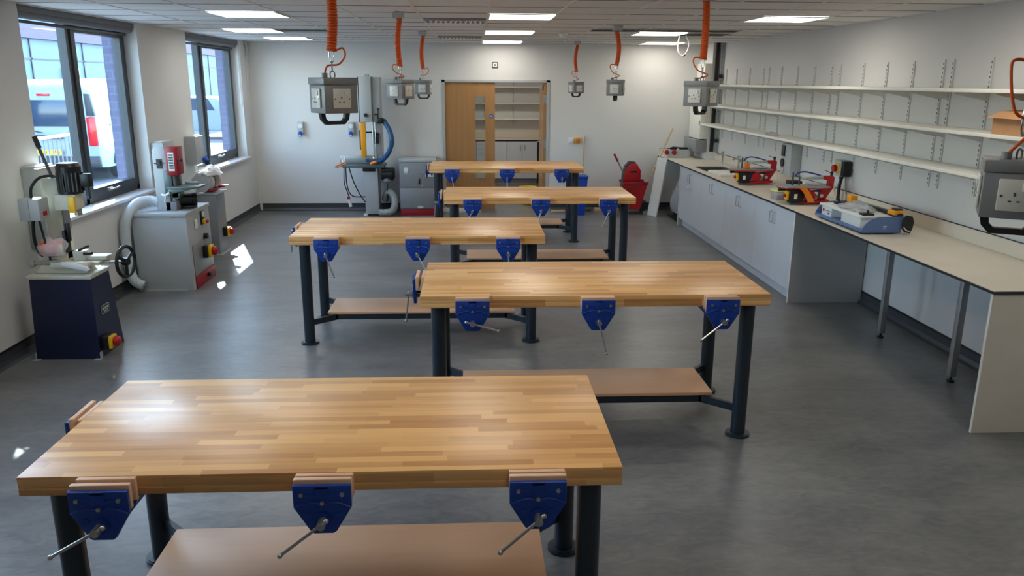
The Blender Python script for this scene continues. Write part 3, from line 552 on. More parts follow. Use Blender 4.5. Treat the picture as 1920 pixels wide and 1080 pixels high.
q.box(.11, .0, 1.34, .2, .1, 1.42, .01); q.build('tension_handle', 'black', t)
q = MB().box(-.4, -.1, .715, .2, .36, .755, .004); q.build('table', 'greengrey', t); MB().box(-.12, -.02, .655, .06, .3, .714, .004).build('trunnion', 'black', t)
MB().box(-.46, .12, .757, .1, .15, .87, .004).build('rip_fence', 'alu', t); MB().cyl((-.36, -.06, .757), (-.36, -.06, .88), .01, 8).cyl((-.39, -.05, .757), (-.39, -.05, .83), .022, 10).build('fence_clamp', 'white', t)
q = MB().box(.02, .05, 1.14, .12, .12, 1.2, .004).box(.06, .03, 1.05, .12, .1, 1.18, .004).box(-.14, .1, 1.2, .08, .14, 1.22, .003).box(-.16, .08, .96, -.14, .14, 1.24, .003); q.build('control_bracket', 'black', t)
q = MB().cyl((.15, .1, .6), (.3, .1, .6), .1, 24).box(.13, .02, .52, .33, .2, .7, .03); q.build('motor_cover', 'black', t)
MB().lathe([(.02, 0), (.075, .02), (.085, .06), (.085, .1)], (.22, .1, .47), (0, 0, 1)).build('motor', 'mgrey', t)
q = MB(); q.tube(smoothpath([(.1, -.03, .05), (.2, -.04, .05), (.29, -.03, .07), (.33, 0, .16), (.32, .05, .27), (.26, .1, .33), (.2, .15, .3), (.17, .2, .2)], 8), .05, 12, ribs=.1); q.build('ducting', 'ghose', t)
MB().tube(smoothpath([(.22, .1, .46), (.22, .08, .3), (.2, .1, .2)]), .009, 6).build('motor_flex', 'black', t)
q = MB().tube(smoothpath([(-.36, -.04, .71), (-.35, -.05, .45), (-.28, -.04, .3), (-.1, .0, .28)]), .009, 6).tube(smoothpath([(-.31, -.04, .71), (-.25, -.05, .5), (-.16, -.03, .3), (-.1, .0, .2)]), .009, 6).tube(smoothpath([(-.385, -.04, .71), (-.39, -.05, .5), (-.35, -.04, .35), (-.33, -.04, .28)]), .008, 6)
q.build('power_cable', 'black', t); MB().cyl((-.34, -.04, .29), (-.335, -.04, .25), .022, 12).build('plug_collar', 'dred', t); MB().cyl((-.335, -.04, .25), (-.31, -.04, .14), .026, 12, .022).build('plug', 'white', t)
MB().tube(smoothpath([(-.36, -.07, .79), (-.42, -.09, .77), (-.5, -.1, .73), (-.46, -.12, .73), (-.36, -.08, .77)]), .012, 6).build('push_stick', 'hotor', t)

t = thing('dust_extractor', 'grey metal dust extractor cabinet with dark red base', 'extractor', (-1.09, 11.75, 0))
MB().box(0, 0, .1, .53, .45, .79, .004).build('cabinet', 'mgrey', t); MB().box(-.01, -.012, .791, .54, .46, .83, .005).build('top', 'lgrey', t); MB().box(.005, .0, 0, .525, .44, .099, .003).build('base', 'dred', t)
MB().box(.005, -.012, .42, .525, -.001, .785, .003).build('upper_door', 'mgrey', t); MB().box(.005, -.012, .105, .525, -.001, .41, .003).build('lower_panel', 'dgrey' if 0 else 'mgrey', t)
MB().cyl((.1, -.012, .68), (.1, -.022, .68), .035, 20).build('gauge', 'white', t); MB().box(.07, -.016, .625, .13, -.012, .64).box(.26, -.016, .11, .34, -.012, .145).build('label_plate', 'offw', t, False)
MB().box(.28, -.03, .47, .3, -.012, .55, .004).build('latch', 'black', t); MB().box(.38, -.03, .57, .5, -.012, .62, .006).build('handle_recess', 'offw', t)
MB().tube([(-.06, .05, .37), (-.1, .02, .39), (-.2, .0, .42)], .03, 10).build('inlet_hose', 'slate', t) if 0 else None

t = thing('mop_bucket', 'red mop bucket on castors with lever wringer', 'mop bucket', (2.37, 11.85, 0))
q = MB(); q._add([(-.1, -.12, .09), (.12, -.12, .09), (.12, .16, .09), (-.1, .16, .09), (-.14, -.15, .48), (.22, -.15, .48), (.22, .19, .48), (-.14, .19, .48), (-.13, -.14, .48), (.21, -.14, .48), (.21, .18, .48), (-.13, .18, .48), (-.09, -.11, .11), (.11, -.11, .11), (.11, .15, .11), (-.09, .15, .11)],
 [(0,3,2,1),(0,1,5,4),(1,2,6,5),(2,3,7,6),(3,0,4,7),(4,5,9,8),(5,6,10,9),(6,7,11,10),(7,4,8,11),(8,9,13,12),(9,10,14,13),(10,11,15,14),(11,8,12,15),(12,13,14,15)]); q.build('bucket', 'red', t)
MB().box(-.15, -.16, .465, .23, -.15, .5, .004).box(-.15, .19, .465, .23, .2, .5, .004).build('rim', 'dred', t)
MB().prism([(-.13, .5), (.12, .5), (.12, .66), (.06, .76), (-.04, .77), (-.1, .7), (-.13, .62)], -.1, .1, 'y', .012).build('wringer', 'red', t)
MB().prism([(-.14, .42), (-.131, .6), (-.1, .72), (-.04, .79), (.04, .785), (.04, .77), (-.04, .772), (-.105, .7), (-.131, .62), (-.131, .42)], -.08, .11, 'y', .002).build('wringer_frame', 'black', t)
text('KENTUCKY', 'lettering', 'black', t, (.0, -.102, .65), .03, FY) if 0 else MB().box(-.04, -.104, .635, .06, -.1005, .66).build('logo_print', 'black', t, False)
q = MB().cyl((-.12, -.02, .6), (-.26, -.05, .86), .011, 10); q.build('lever', 'mgrey', t); MB().cyl((-.225, -.042, .795), (-.285, -.055, .905), .016, 12).build('grip', 'dred', t)
MB().tube(smoothpath([(-.14, -.14, .45), (-.12, -.17, .36), (0, -.17, .42), (.1, -.165, .47)]), .006, 6).build('bail_handle', 'black', t)
q = MB().prism([(.09, .09), (.2, .06), (.24, .12), (.22, .2), (.11, .19)], -.12, .15, 'y', .01).prism([(-.16, .07), (-.05, .07), (-.06, .12), (-.15, .12)], -.12, .15, 'y', .01); q.build('chassis', 'black', t)
for xx, yy in ((-.13, -.1), (.2, -.1), (-.13, .13), (.2, .13)): MB().cyl((xx-.0, yy-.012, .03), (xx, yy+.012, .03), .03, 16).build('castor', 'mgrey', t)
t = thing('mop', 'long pale wooden mop handle leaning from bucket to back wall', 'mop', (2.62, 11.85, 0))
MB().cyl((-.115, -.02, .2), (.385, .2, 1.26), .012, 12).ball((.385, .2, 1.26), .0125, 10).build('stick', 'stick', t); MB().ball((-.12, -.02, .17), .045, 12, (1, 1, .8)).build('mop_head', 'offw', t)
t = thing('leaning_board', 'white melamine board leaning against the far end of worktop', 'board', (2.605, 11.53, 0))
q = MB(); a_ = Vector((0, .2, .004)); b_ = Vector((.09, -.0, .004)); tp_ = Vector((.12, .0, .86))
n_ = Vector((.016, .004, .0)); P = [a_, b_, b_+tp_, a_+tp_]; q._add([tuple(p) for p in P]+[tuple(p+n_) for p in P], [(0,1,2,3),(7,6,5,4),(0,4,5,1),(1,5,6,2),(2,6,7,3),(3,7,4,0)]); q.build('board', 'offw', t, False)

# ------------------------------------------------------------------ counter along the right wall
XF = 2.84; UY = [6.86+k for k in range(5)]; HXB = 3.0; SK = (9.98, 10.5, 2.96, 3.32)
t = thing('worktop', 'long cream laminate worktop with black edge along right wall', 'worktop', (0, 0, .85))
q = MB().box(XF, 4.06, -.004, XR-.002, SK[0], 0, 0).box(XF, SK[1], -.004, XR-.002, YB-.005, 0).box(XF, SK[0], -.004, SK[2], SK[1], 0).box(SK[3], SK[0], -.004, XR-.002, SK[1], 0); q.build('surface', 'lam', t, False)
q = MB(); q.box(XF, 4.06, -.02, XR-.002, SK[0], -.0045).box(XF, SK[1], -.02, XR-.002, YB-.005, -.0045).box(XF, SK[0], -.02, SK[2], SK[1], -.0045).box(SK[3], SK[0], -.02, XR-.002, SK[1], -.0045); q.build('core', 'lamedge', t, False)
q = MB().box(XR-.016, 4.06, .001, XR-.002, 11.54, .1).box(2.86, YB-.018, .001, XR-.145, YB-.006, .1); q = q.build('upstand', 'lam', t, False)
MB().box(XR-.016, 4.06, .1005, XR-.002, 11.54, .105).box(2.86, YB-.018, .1005, XR-.145, YB-.006, .105).build('upstand_edge', 'lamedge', q, False)
for y in (4.87, 5.82):
    l = MB().box(3.19, y-.02, .04, 3.23, y+.02, .829-.85+.85-.0, .002) if 0 else MB().box(3.18, y-.022, -.81, 3.224, y+.022, -.0205, .003)
    l = l.build('leg', 'alu', t); MB().cyl((3.202, y, -.85), (3.202, y, -.835), .024, 14).cyl((3.202, y, -.835), (3.202, y, -.81), .009, 8).build('levelling_foot', 'black', l)
def panel(y, lb): 
    t = thing('end_panel', lb, 'end panel', (XF+.012, y, 0)); MB().prism([(0, 0), (XR-XF-.05, 0), (XR-XF-.02, .03), (XR-XF-.02, .828), (0, .828)], 0, .018, 'y', .001).build('panel', 'lam' if y < 5 else 'cabs', t, False)
    MB().box(-.004, -.0, 0, -.0005, .018, .828).build('edging', 'shelf', t, False)
panel(4.075, 'beige laminate panel supporting the near end of worktop'); panel(6.84, 'grey end panel closing the cupboard row towards the knee space'); panel(10.862, 'grey end panel at the far end of cupboard row')
nm = ['nearest the end panel', 'second from the near end', 'third from the near end', 'farthest, below the sink, with two hooks']
for k in range(4):
    y = UY[k]
    t = thing('base_cupboard', 'pale grey two door base cupboard, '+nm[k], 'cupboard', (XF+.035, y, 0), group='base cupboards under the long worktop')
    MB().box(0, .001, .11, .018, .018, .825).box(0, .982, .11, .6, .999, .825).box(0, .001, .11, .6, .018, .825).box(0, .018, .11, .6, .982, .125).box(.585, .018, .125, .6, .982, .825).build('carcass', 'cabs', t, False)
    for j in (0, 1):
        d = MB().box(-.02, .002+j*.499, .112, -.001, .499+j*.499, .822, .0015).build('door', 'cabf', t, False); hy = .455 if j == 0 else .545
        MB().tube([(-.02, hy, .76), (-.045, hy, .755), (-.045, hy, .655), (-.02, hy, .65)], .0045, 8).build('handle', 'steel', d)
        if k == 3: MB().tube([(-.02, hy, .6), (-.035, hy+.01, .6), (-.035, hy, .58), (-.03, hy, .545)], .005, 6).build('hook', 'steel', d)
t = thing('plinth', 'recessed pale grey plinth under the base cupboards', 'plinth', (XF+.08, 6.86, 0)); MB().box(0, 0, 0, .018, 4.0, .108).build('board', 'cabf', t, False)
# sink
t = thing('sink', 'inset sink with rim shadow drawn as a black rim at far end of worktop', 'sink', (SK[2], SK[0], .85)); a, b = SK[3]-SK[2], SK[1]-SK[0]
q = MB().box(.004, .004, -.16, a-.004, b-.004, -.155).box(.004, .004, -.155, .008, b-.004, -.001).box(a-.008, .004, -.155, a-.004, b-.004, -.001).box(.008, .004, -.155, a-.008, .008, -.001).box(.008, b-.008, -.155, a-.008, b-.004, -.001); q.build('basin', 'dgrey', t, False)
q = MB().box(-.012, -.012, .0005, a+.012, .0, .005).box(-.012, b, .0005, a+.012, b+.012, .005).box(-.012, 0, .0005, 0, b, .005).box(a, 0, .0005, a+.012, b, .005); q.build('rim', 'black', t, False)  # the shadow line at the sink edge, put in as black rim colour
t = thing('sink_cover', 'cream slab lying on worktop beside the sink', 'board', (2.95, 9.4, .851)); MB().box(0, 0, 0, .34, .52, .022, .006).build('slab', 'offw', t); MB().box(.02, .02, .0225, .32, .5, .026, .002).build('raised_face', 'shelf', t)
def tap(y, lb):
    t = thing('tap', lb, 'tap', (3.44, y, .851), group='chrome pillar taps'); MB().tube(smoothpath([(0, 0, .0), (0, 0, .11), (-.01, 0, .13), (-.05, 0, .135), (-.08, 0, .12)]), .013, 10).build('spout', 'chrome', t); MB().cyl((0, 0, .13), (0, 0, .17), .014, 10).cyl((-.03, 0, .165), (.03, 0, .165), .007, 8).cyl((0, -.03, .165), (0, .03, .165), .007, 8).build('cross_handle', 'chrome', t)
tap(9.96, 'chrome tap behind the sink, nearer one'); tap(10.22, 'chrome tap behind the sink, middle one'); tap(10.9, 'chrome tap behind the sink, farthest one with cross handle')
# scroll saws
def saw(x, y, lb, extra):
    t = thing('scroll_saw', lb, 'scroll saw', (x, y, .851), group='red scroll saws on the worktop')
    def P(pts): return [((a-600)/1067, (820-b)/1067) for a, b in pts]
    MB().prism(P([(600,820),(930,800),(925,775),(760,785),(600,800)]), -.08, .08, 'y', .004).build('base', 'red', t)
    MB().prism(P([(830,790),(905,785),(980,660),(985,560),(968,543),(880,543),(875,580),(925,585),(930,600),(925,655),(860,672)]), -.022, .022, 'y', .004).build('frame', 'red', t)
    MB().prism(P([(640,565),(870,540),(880,580),(650,578)]), -.012, .012, 'y', .003).build('upper_arm', 'lgrey', t)
    MB().prism(P([(700,695),(860,680),(860,702),(700,705)]), -.016, .016, 'y', .003).build('lower_arm', 'bluecab', t)
    tb = MB().prism([(-.17, -.02), (-.12, -.11), (.2, -.125), (.3, -.09), (.3, .09), (.2, .125), (-.12, .11), (-.17, .02)], .158, .168, 'z', .002).build('table', 'alu', t); MB().prism([(-.165, -.02), (-.115, -.105), (.2, -.12), (.295, -.085), (.295, .085), (.2, .12), (-.115, .105), (-.165, .02)], .146, .1575, 'z', .001).build('table_edge', 'red', tb)
    MB().cyl((.115, -.09, .085), (.115, .03, .085), .05, 24).cyl((.115, -.1, .085), (.115, -.09, .085), .03, 20).build('motor', 'red', t); MB().cyl((.17, -.05, .065), (.17, .03, .065), .035, 16).build('motor_end', 'mgrey', t)
    MB().box(-.075, -.085, .02, .058, .0, .14, .006).build('switch_box', 'black', t); MB().box(-.035, -.0875, .055, -.005, -.0855, .1).build('label_plate', 'white', t, False)
    MB().prism([(-.03, .04), (-.03, .11), (-.045, .12), (-.08, .11), (-.08, .045), (-.045, .035)], -.115, -.112, 'x') if 0 else MB().box(-.1, -.07, .04, -.0755, -.01, .125, .006).build('stop_paddle', 'yellow', t)
    MB().cyl((-.1, -.04, .08), (-.118, -.04, .08), .017, 14).build('stop_button', 'red', t); MB().cyl((-.12, .05, .125), (-.06, .05, .125), .012, 10).ball((-.125, .05, .125), .016, 10).build('tilt_knob', 'black', t)
    MB().box(-.035, -.006, .17, -.02, .006, .29, .002).box(.03, -.008, .17, .04, .008, .25, .002).build('blade_holder', 'dgrey', t)
    MB().tube(smoothpath([(-.01, 0, .25), (.02, 0, .285), (.08, 0, .295), (.16, 0, .28), (.25, 0, .255)]), .007, 8).build('air_hose', 'bluecab', t)
    MB().cyl((.335, 0, .26), (.335, 0, .295), .011, 10).cyl((.262, -.01, .31), (.33, 0, .285), .003, 6).ball((.335, 0, .285), .016, 10).build('tension_knob', 'black', t)
    MB().cyl((.25, -.0245, .075), (.25, -.0225, .075), .017, 16).build('round_label', 'white', t); MB().box(-.07, -.1, .0, .05, -.04, .015, .004).build('foot', 'dgrey', t)
    if extra == 1: MB().prism([(-.01, .17), (.05, .17), (.045, .23), (.0, .23)], -.05, -.0, 'y', .008).build('blade_guard', 'orangep', t)
    else:
        q = MB(); pp = [(-.02, .175), (.03, .172), (.06, .155), (.08, .1), (.095, .045)]; v = [(a, -.15-.02*i*.3, b) for i, (a, b) in enumerate(pp)]+[(a+.07, -.15-.02*i*.3, b+.004) for i, (a, b) in enumerate(pp)]
        q.prism([(-.02, .172), (.05, .172), (.09, .12), (.145, .03), (.08, .03), (.03, .12), (-.02, .168)], -.135, -.132, 'y'); q.build('hanging_tag', 'orangep', t)
    MB().tube(smoothpath([(.34, .05, .2), (.37, .03, .18), (.385, 0, .1), (.37, -.02, .03), (.33, -.03, .01)]), .006, 6).build('power_cable', 'creamc', t)
saw(3.0, 8.72, 'red scroll saw farther from camera, nearer the sink', 1); saw(2.99, 7.25, 'red scroll saw with orange tag, beside the belt sander', 2)
t = thing('switch_box', 'black foot switch box behind the nearer scroll saw', 'box', (3.17, 7.82, .851)); MB().box(0, 0, 0, .13, .12, .14, .01).build('body', 'black', t); MB().box(.14, .02, .0, .22, .11, .09, .01).build('pedal', 'screen', t)
t = thing('storage_box', 'small clear plastic box with lime lid on worktop', 'plastic box', (2.9, 7.45, .851)); MB().box(0, 0, 0, .13, .16, .075, .006).build('tub', 'bagd', t); MB().box(-.005, -.005, .0755, .135, .165, .088, .004).build('lid', mat('lime', (200, 214, 130), .4), t); MB().box(.01, .01, .002, .12, .15, .03).build('content', 'dgrey', t)
# blue disc and belt sander
t = thing('bench_sander', 'slate blue bench sander with white table and yellow guards', 'belt sander', (2.89, 5.70, .851))
pf = [(0, .03), (.005, .05), (.03, .085), (.07, .115), (.12, .13), (.33, .135), (.33, .075), (.3, .075), (.3, .012), (0, .012)]
for y in (0, .83): MB().prism(pf, y, y+.008, 'y', .001).build('side_plate', 'slate', t)
MB().box(0, .008, .012, .3, .83, .03, .002).build('tray', 'slate', t)
q = MB()
for a in (.03, .26):
    for y in (.06, .45, .78): q.cyl((a, y, 0), (a, y, .012), .014, 10)
q.build('foot', 'black', t)
MB().box(.03, .1, .0305, .26, .42, .105, .003).box(.03, .6, .0305, .26, .78, .105, .003).box(.12, .42, .0305, .26, .6, .105, .003).build('body', 'white', t); MB().box(.015, .085, .1055, .27, .8, .124, .004).build('table', 'white', t)
MB().box(.0285, .73, .06, .03, .76, .085).build('rocker_switch', 'lampred', t, False); MB().box(.0285, .62, .07, .0298, .715, .076).box(.0285, .63, .045, .0298, .66, .06).build('print', 'dgrey', t, False)
MB().box(.275, .03, .07, .325, .8, .15, .01).build('abrasive_belt', 'screen', t); MB().box(.24, .72, .13, .3, .79, .19, .006).build('far_guard', 'amber', t); MB().box(.255, .04, .136, .325, .15, .17, .006).build('near_guard', 'amber', t)
MB().box(.27, .06, .171, .33, .12, .185, .003).build('guard_clamp', 'screen', t); qd = MB().prism([(.285, .05), (.31, .02), (.355, .012), (.37, .05), (.375, .1), (.36, .14), (.31, .15), (.285, .12)], -.03, -.022, 'y', .003).cyl((.32, -.022, .1), (.32, -.001, .1), .01, 10).build('quadrant', 'black', t); MB().tube(smoothpath([(.3, -.031, .06), (.325, -.031, .035), (.352, -.031, .03)]), .004, 6).build('slot', 'offw', qd)
MB().box(.1, .66, .1245, .17, .73, .145, .004).cyl((.13, .7, .145), (.13, .7, .17), .01, 8).box(.05, .11, .1245, .14, .18, .138, .003).cyl((.1, .14, .138), (.1, .14, .16), .009, 8).build('mitre_gauge', 'black', t)
MB().box(.16, -.0015, .055, .185, -.0002, .064).box(.16, -.0015, .04, .18, -.0002, .046).build('side_label', 'offw', t, False)
def blob(name, m, parent, c, sx, sy_, sz, n, seed, sub=3):
    r_ = random.Random(seed); b = MB(); bmesh.ops.create_icosphere(b.bm, subdivisions=sub, radius=1)
    ph = [(r_.uniform(2, 6), r_.uniform(2, 6), r_.uniform(0, 6)) for _ in range(4)]
    for v in b.bm.verts:
        p = v.co; k = 1+n*sum(math.sin(f[0]*p.x+f[1]*p.y+f[2]+3*p.z) for f in ph)/4+r_.uniform(-n, n)*.25
        z = max(p.z*k, -.45); v.co = Vector((c[0]+p.x*k*sx, c[1]+p.y*k*sy_, c[2]+(z+.45)*sz))
    return b.build(name, m, parent)
t = thing('plastic_bag', 'crumpled clear plastic bag lying on bench sander table', 'plastic bag', (3.03, 6.08, .976)); blob('bag', 'bagd', t, (0, 0, 0), .1, .17, .045, .35, 4)
t = thing('plastic_bag', 'flat clear plastic bag on far scroll saw table', 'plastic bag', (3.19, 8.74, 1.022)); blob('bag', 'bagd', t, (0, 0, 0), .09, .07, .012, .25, 5)
t = thing('plastic_bag', 'flat clear plastic bag on near scroll saw table', 'plastic bag', (3.19, 7.3, 1.022)); blob('bag', 'bagd', t, (0, 0, 0), .08, .07, .014, .25, 9)
# clutter at the far end
t = thing('power_supply', 'pale grey sloping control box at the far end of worktop', 'equipment box', (2.86, 11.75, .851)); MB().prism([(0, 0), (.36, 0), (.33, .12), (.05, .12)], 0, .2, 'y', .004).build('case', 'lgrey', t)
for k in (0, 1): MB().cyl((-.005+k*.11, -.02, .085), (-.005+k*.11, -.045, .085), .035, 16).build('red_dial', 'dred', t)
q = MB().box(.06, .03, .121, .16, .09, .15, .006).box(.2, .05, .121, .33, .12, .15, .006).tube([(.02, .05, .13), (.1, .03, .16), (.3, .06, .14)], .008, 6); q.build('tool_rest', 'black', t)
t = thing('covered_machine', 'machine under translucent plastic stored below far worktop', 'covered machine', (3.1, 11.35, 0)); MB().box(-.2, -.3, 0, .3, .3, .03, .005).build('pallet', 'black', t); MB().box(-.18, -.25, .18, .26, .25, .42, .02).build('machine_body', 'mgrey', t); MB().box(-.15, -.2, .03, .2, .2, .18).build('stand', 'black', t)
blob('plastic_cover', 'bagd', t, (.04, 0, .1), .26, .32, .4, .18, 11)
# wall shelves on slotted uprights
zs = (1.915, 1.64, 1.372); SD = .27
for k, z in enumerate(zs):
    t = thing('wall_shelf', 'long white wall shelf board, '+['topmost', 'middle one', 'lowest'][k]+' of three on the right wall', 'shelf', (XR-SD-.01, 3.6, z), group='long shelves on right wall'); MB().box(0, 0, -.025, SD-.012, 7.86, 0, .004).build('board', 'shelf', t, False)
UP = [4.5, 4.99, 5.445, 5.90, 6.02, 6.44, 6.86, 7.28, 7.75, 7.93, 8.345, 8.79, 9.25, 9.65, 9.83, 10.33, 10.855, 11.3]
ordn = ['first', 'second', 'third', 'fourth', 'fifth', 'sixth', 'seventh', 'eighth', 'ninth', 'tenth', 'eleventh', 'twelfth', 'thirteenth', 'fourteenth', 'fifteenth', 'sixteenth', 'seventeenth', 'eighteenth']
proto = None
for k, y in enumerate(UP):
    if proto is None:
        t = thing('shelf_upright', '', '', (XR, y, 0)); MB().box(-.011, -.0125, 1.17, -.001, .0125, 2.12).build('rail', 'upr', t, False); q = MB()
        for j in range(28): q.box(-.0125, -.004, 1.19+j*.033, -.0115, .004, 1.207+j*.033)
        q.build('slots', 'slot', t, False)
        for z in zs: MB().prism([(-.012, z-.026), (-.25, z-.026), (-.25, z-.034), (-.012, z-.085)], -.002, .002, 'y').build('bracket', 'upr', t, False)
        proto = t
    else:
        t = proto.copy(); COL.objects.link(t)
        for c in proto.children: d = c.copy(); COL.objects.link(d); d.parent = t
        t.location = (XR, y, 0)
    tag(t, 'slotted white shelf upright on right wall, '+ordn[17-k]+' from the far corner', 'shelf upright', 'slotted uprights on right wall')
t = thing('cardboard_box', 'open brown cardboard box on middle shelf at right edge', 'cardboard box', (XR-SD+.0, 4.55, zs[1]+.001))
MB().box(0, 0, 0, .24, .004, .1).box(0, .396, 0, .24, .4, .1).box(0, .004, 0, .004, .396, .1).box(.236, .004, 0, .24, .396, .1).box(.004, .004, 0, .236, .396, .004).build('body', 'card', t, False)
MB().prism([(.0, .1005), (.24, .1005), (.2, .135), (.0, .105)], -.03, .43, 'y').prism([(0, .101), (-.03, .1), (.06, .14), (.23, .15), (.24, .145)], -.02, .42, 'y').build('flap', 'card', t, False)
t = thing('paper_bag', 'small crumpled clear bag on the lowest shelf', 'plastic bag', (XR-.17, 8.95, zs[2]+.002)); blob('bag', 'bagd', t, (0, 0, 0), .06, .12, .02, .3, 21)
# dispenser, isolator, cabinets in the corner
t = thing('soap_dispenser_panel', 'white wall panel with dark screen and round black port', 'wall unit', (XR, 8.59, .96)); MB().box(-.12, -.11, 0, -.001, .17, .34, .012).build('casing', 'lgrey', t)
MB().box(-.13, .05, .2, -.1205, .15, .32, .01).build('display', 'screen', t); MB().cyl((-.1205, .1, .13), (-.135, .1, .13), .045, 20).build('round_port', 'black', t); MB().box(-.127, .07, .01, -.1205, .13, .07, .004).build('switch_plate', 'white', t)
t = thing('rotary_isolator', 'grey isolator box with red and yellow knob above sander', 'isolator', (XR, 7.4, 1.09)); MB().box(-.1, -.07, 0, -.001, .06, .15, .006).build('box', 'lgrey', t); MB().box(-.112, -.045, .03, -.1005, .035, .12, .004).build('yellow_plate', 'yellow', t); MB().cyl((-.112, -.005, .075), (-.145, -.005, .075), .033, 18).build('red_knob', 'red', t)
MB().box(-.095, -.13, .005, -.02, -.0705, .145, .006).build('side_cover', 'black', t); MB().tube(smoothpath([(-.05, 0, 0), (-.05, 0, -.03), (-.06, 0, -.1), (-.06, 0, -.23)]), .016, 10).cyl((-.05, 0, -.001), (-.05, 0, -.025), .022, 12).build('conduit', 'black', t)
MB().tube(smoothpath([(-.03, -.04, 0), (-.02, -.05, -.08), (-.03, -.1, -.18), (-.05, -.14, -.235)]), .005, 6).build('flex', 'mgrey', t)
t = thing('trunking', 'tall black cable trunk with slotted metal tray at corner', 'trunking', (XR-.12, 11.4, 0)); MB().box(0, .07, .97, .05, .1, ZC).build('black_trunk', 'black', t, False); q = MB().box(.06, .05, .97, .118, .08, ZC); q.build('tray', 'alu', t, False); q = MB()
for j in range(44): q.box(.08, .0485, 1.0+j*.033, .09, .0497, 1.015+j*.033)
q.build('slots', 'slot', t, False)
MB().box(.05, .02, 1.1, .1, .0495, 1.15).box(.05, .02, 2.0, .1, .0495, 2.05).build('clip', 'black', t, False)
XD = XR-.14
def cab(name, lb, cat, y0, y1, z0, z1, d, m, X=XD):
    t = thing(name, lb, cat, (X, y0, z0)); MB().box(-d, 0, 0, -.001, y1-y0, z1-z0, .004).build('case', m, t); return t, d
t, d = cab('boiler', 'cream water heater high on the corner duct', 'water heater', 11.56, 11.95, 1.97, 2.2, .1, 'shelf'); MB().box(-d-.003, .17, .18, -d-.0005, .19, .21).build('badge', 'black', t, False)
t, d = cab('electrical_cabinet', 'cream electrical cabinet on corner duct below the shelves', 'electrical cabinet', 11.56, 12.15, 1.14, 1.6, .12, 'shelf'); MB().box(-d-.006, .03, .2, -d-.0005, .05, .26).build('catch', 'black', t, False)
t, d = cab('trunking_box', 'grey steel trunking box above the far end of worktop', 'metal box', 11.56, 12.22, .96, 1.13, .17, 'mgrey')

# ------------------------------------------------------------------ machines at the window wall
def wallbox(y, z0, z1, lb, w=.26, plug=False):
    t = thing('wall_power_box', lb, 'power box', (XL, y, z0)); MB().box(.001, 0, 0, .13, w, z1-z0, .006).build('casing', 'lgrey', t); MB().box(.02, .03, z1-z0+.0005, .11, w-.03, z1-z0+.012, .003).build('top_cap', 'white', t)
    if plug: MB().cyl((.135, w*.8, .06), (.17, w*.8, .02), .035, 14).build('blue_socket', 'royal', t); MB().cyl((.165, w*.8, .02), (.2, w*.8, -.12), .03, 12, .018).build('black_plug', 'black', t)
wallbox(5.93, .72, 1.315, 'pale tall power box on wall behind the morticer', .28); wallbox(8.32, .95, 1.32, 'pale power box on wall behind the belt sander', .3); wallbox(9.28, 1.0, 1.315, 'pale power box with plug on wall behind bench grinder', .27, True)

t = thing('morticer', 'morticing machine with navy stand and black motor', 'morticer', (-2.91, 5.72, 0))
q = MB(); v = []
for z, hx, ya, yb_ in ((0, .222, -.2, .2), (.585, .212, -.17, .11)): v += [(-hx, ya, z), (hx, ya, z), (hx, yb_, z), (-hx, yb_, z)]
q._add(v, [(0,3,2,1),(4,5,6,7),(0,1,5,4),(1,2,6,5),(2,3,7,6),(3,0,4,7)]); q = q.build('stand', 'navy', t, False)
for sx_ in (-1, 1): MB().box(sx_*.19, -.235, 0, sx_*.235, -.19, .004).box(sx_*.223, -.205, .0, sx_*.228, -.17, .05).build('floor_bracket', 'lgrey', t, False)
MB().box(-.222, -.19, .586, .222, .13, .612, .004).build('base_plate', 'cream', t); 
q = MB().prism([(-.19, .613), (.18, .613), (.12, .66), (-.14, .68)], -.12, .1, 'y', .006); q.build('casting', 'cream', t)
MB().box(-.135, .02, .66, -.02, .14, 1.27, .008).build('column', 'cream', t); MB().box(-.0195, .03, .9, -.003, .1, 1.32, .002).build('dovetail_slide', 'alu', t)
MB().box(-.2, -.19, 1.0, -.06, -.06, 1.15, .006).build('control_box', 'lgrey', t); MB().box(-.0595, -.15, 1.03, -.057, -.1, 1.06).build('rocker_switch', 'lampred', t, False); MB().box(-.1305, -.192, 1.0, -.128, -.1905, 1.15).build('seam', 'mgrey', t, False)
q = MB().cyl((.1, -.05, 1.175), (.1, -.05, 1.36), .08, 28).cyl((.1, -.05, 1.36), (.1, -.05, 1.385), .08, 28, .066)
for k in range(20): a = 2*PI*k/20; q.box(.1+.079*math.cos(a)-.003, -.05+.079*math.sin(a)-.003, 1.19, .1+.085*math.cos(a)+.003, -.05+.085*math.sin(a)+.003, 1.32)
q.box(.175, -.08, 1.22, .245, -.02, 1.31, .006); q.build('motor', 'black', t)
MB().box(-.0, -.11, 1.06, .15, .02, 1.172, .01).build('head', 'cream', t); MB().box(.105, -.13, 1.045, .15, -.111, 1.16, .004).build('chisel_guard', 'yellow', t); MB().cyl((.13, -.05, 1.06), (.13, -.05, 1.02), .025, 14).build('chuck', 'steel', t)
MB().cyl((-.04, .04, 1.2), (-.12, .02, 1.5), .011, 10).build('feed_lever', 'dgrey', t); MB().cyl((-.113, .022, 1.48), (-.133, .017, 1.56), .017, 12).build('lever_grip', 'black', t)
q = MB().tube(smoothpath([(-.14, -.12, 1.15), (-.14, -.1, 1.22), (-.1, -.06, 1.28), (-.03, -.03, 1.29), (.05, -.03, 1.27)]), .01, 8).tube(smoothpath([(-.15, -.12, 1.0), (-.16, -.12, .85), (-.14, -.1, .75), (-.1, -.05, .7)]), .012, 8).tube(smoothpath([(-.11, -.12, 1.0), (-.09, -.12, .85), (-.06, -.13, .68)]), .008, 8); q.build('power_cable', 'black', t)
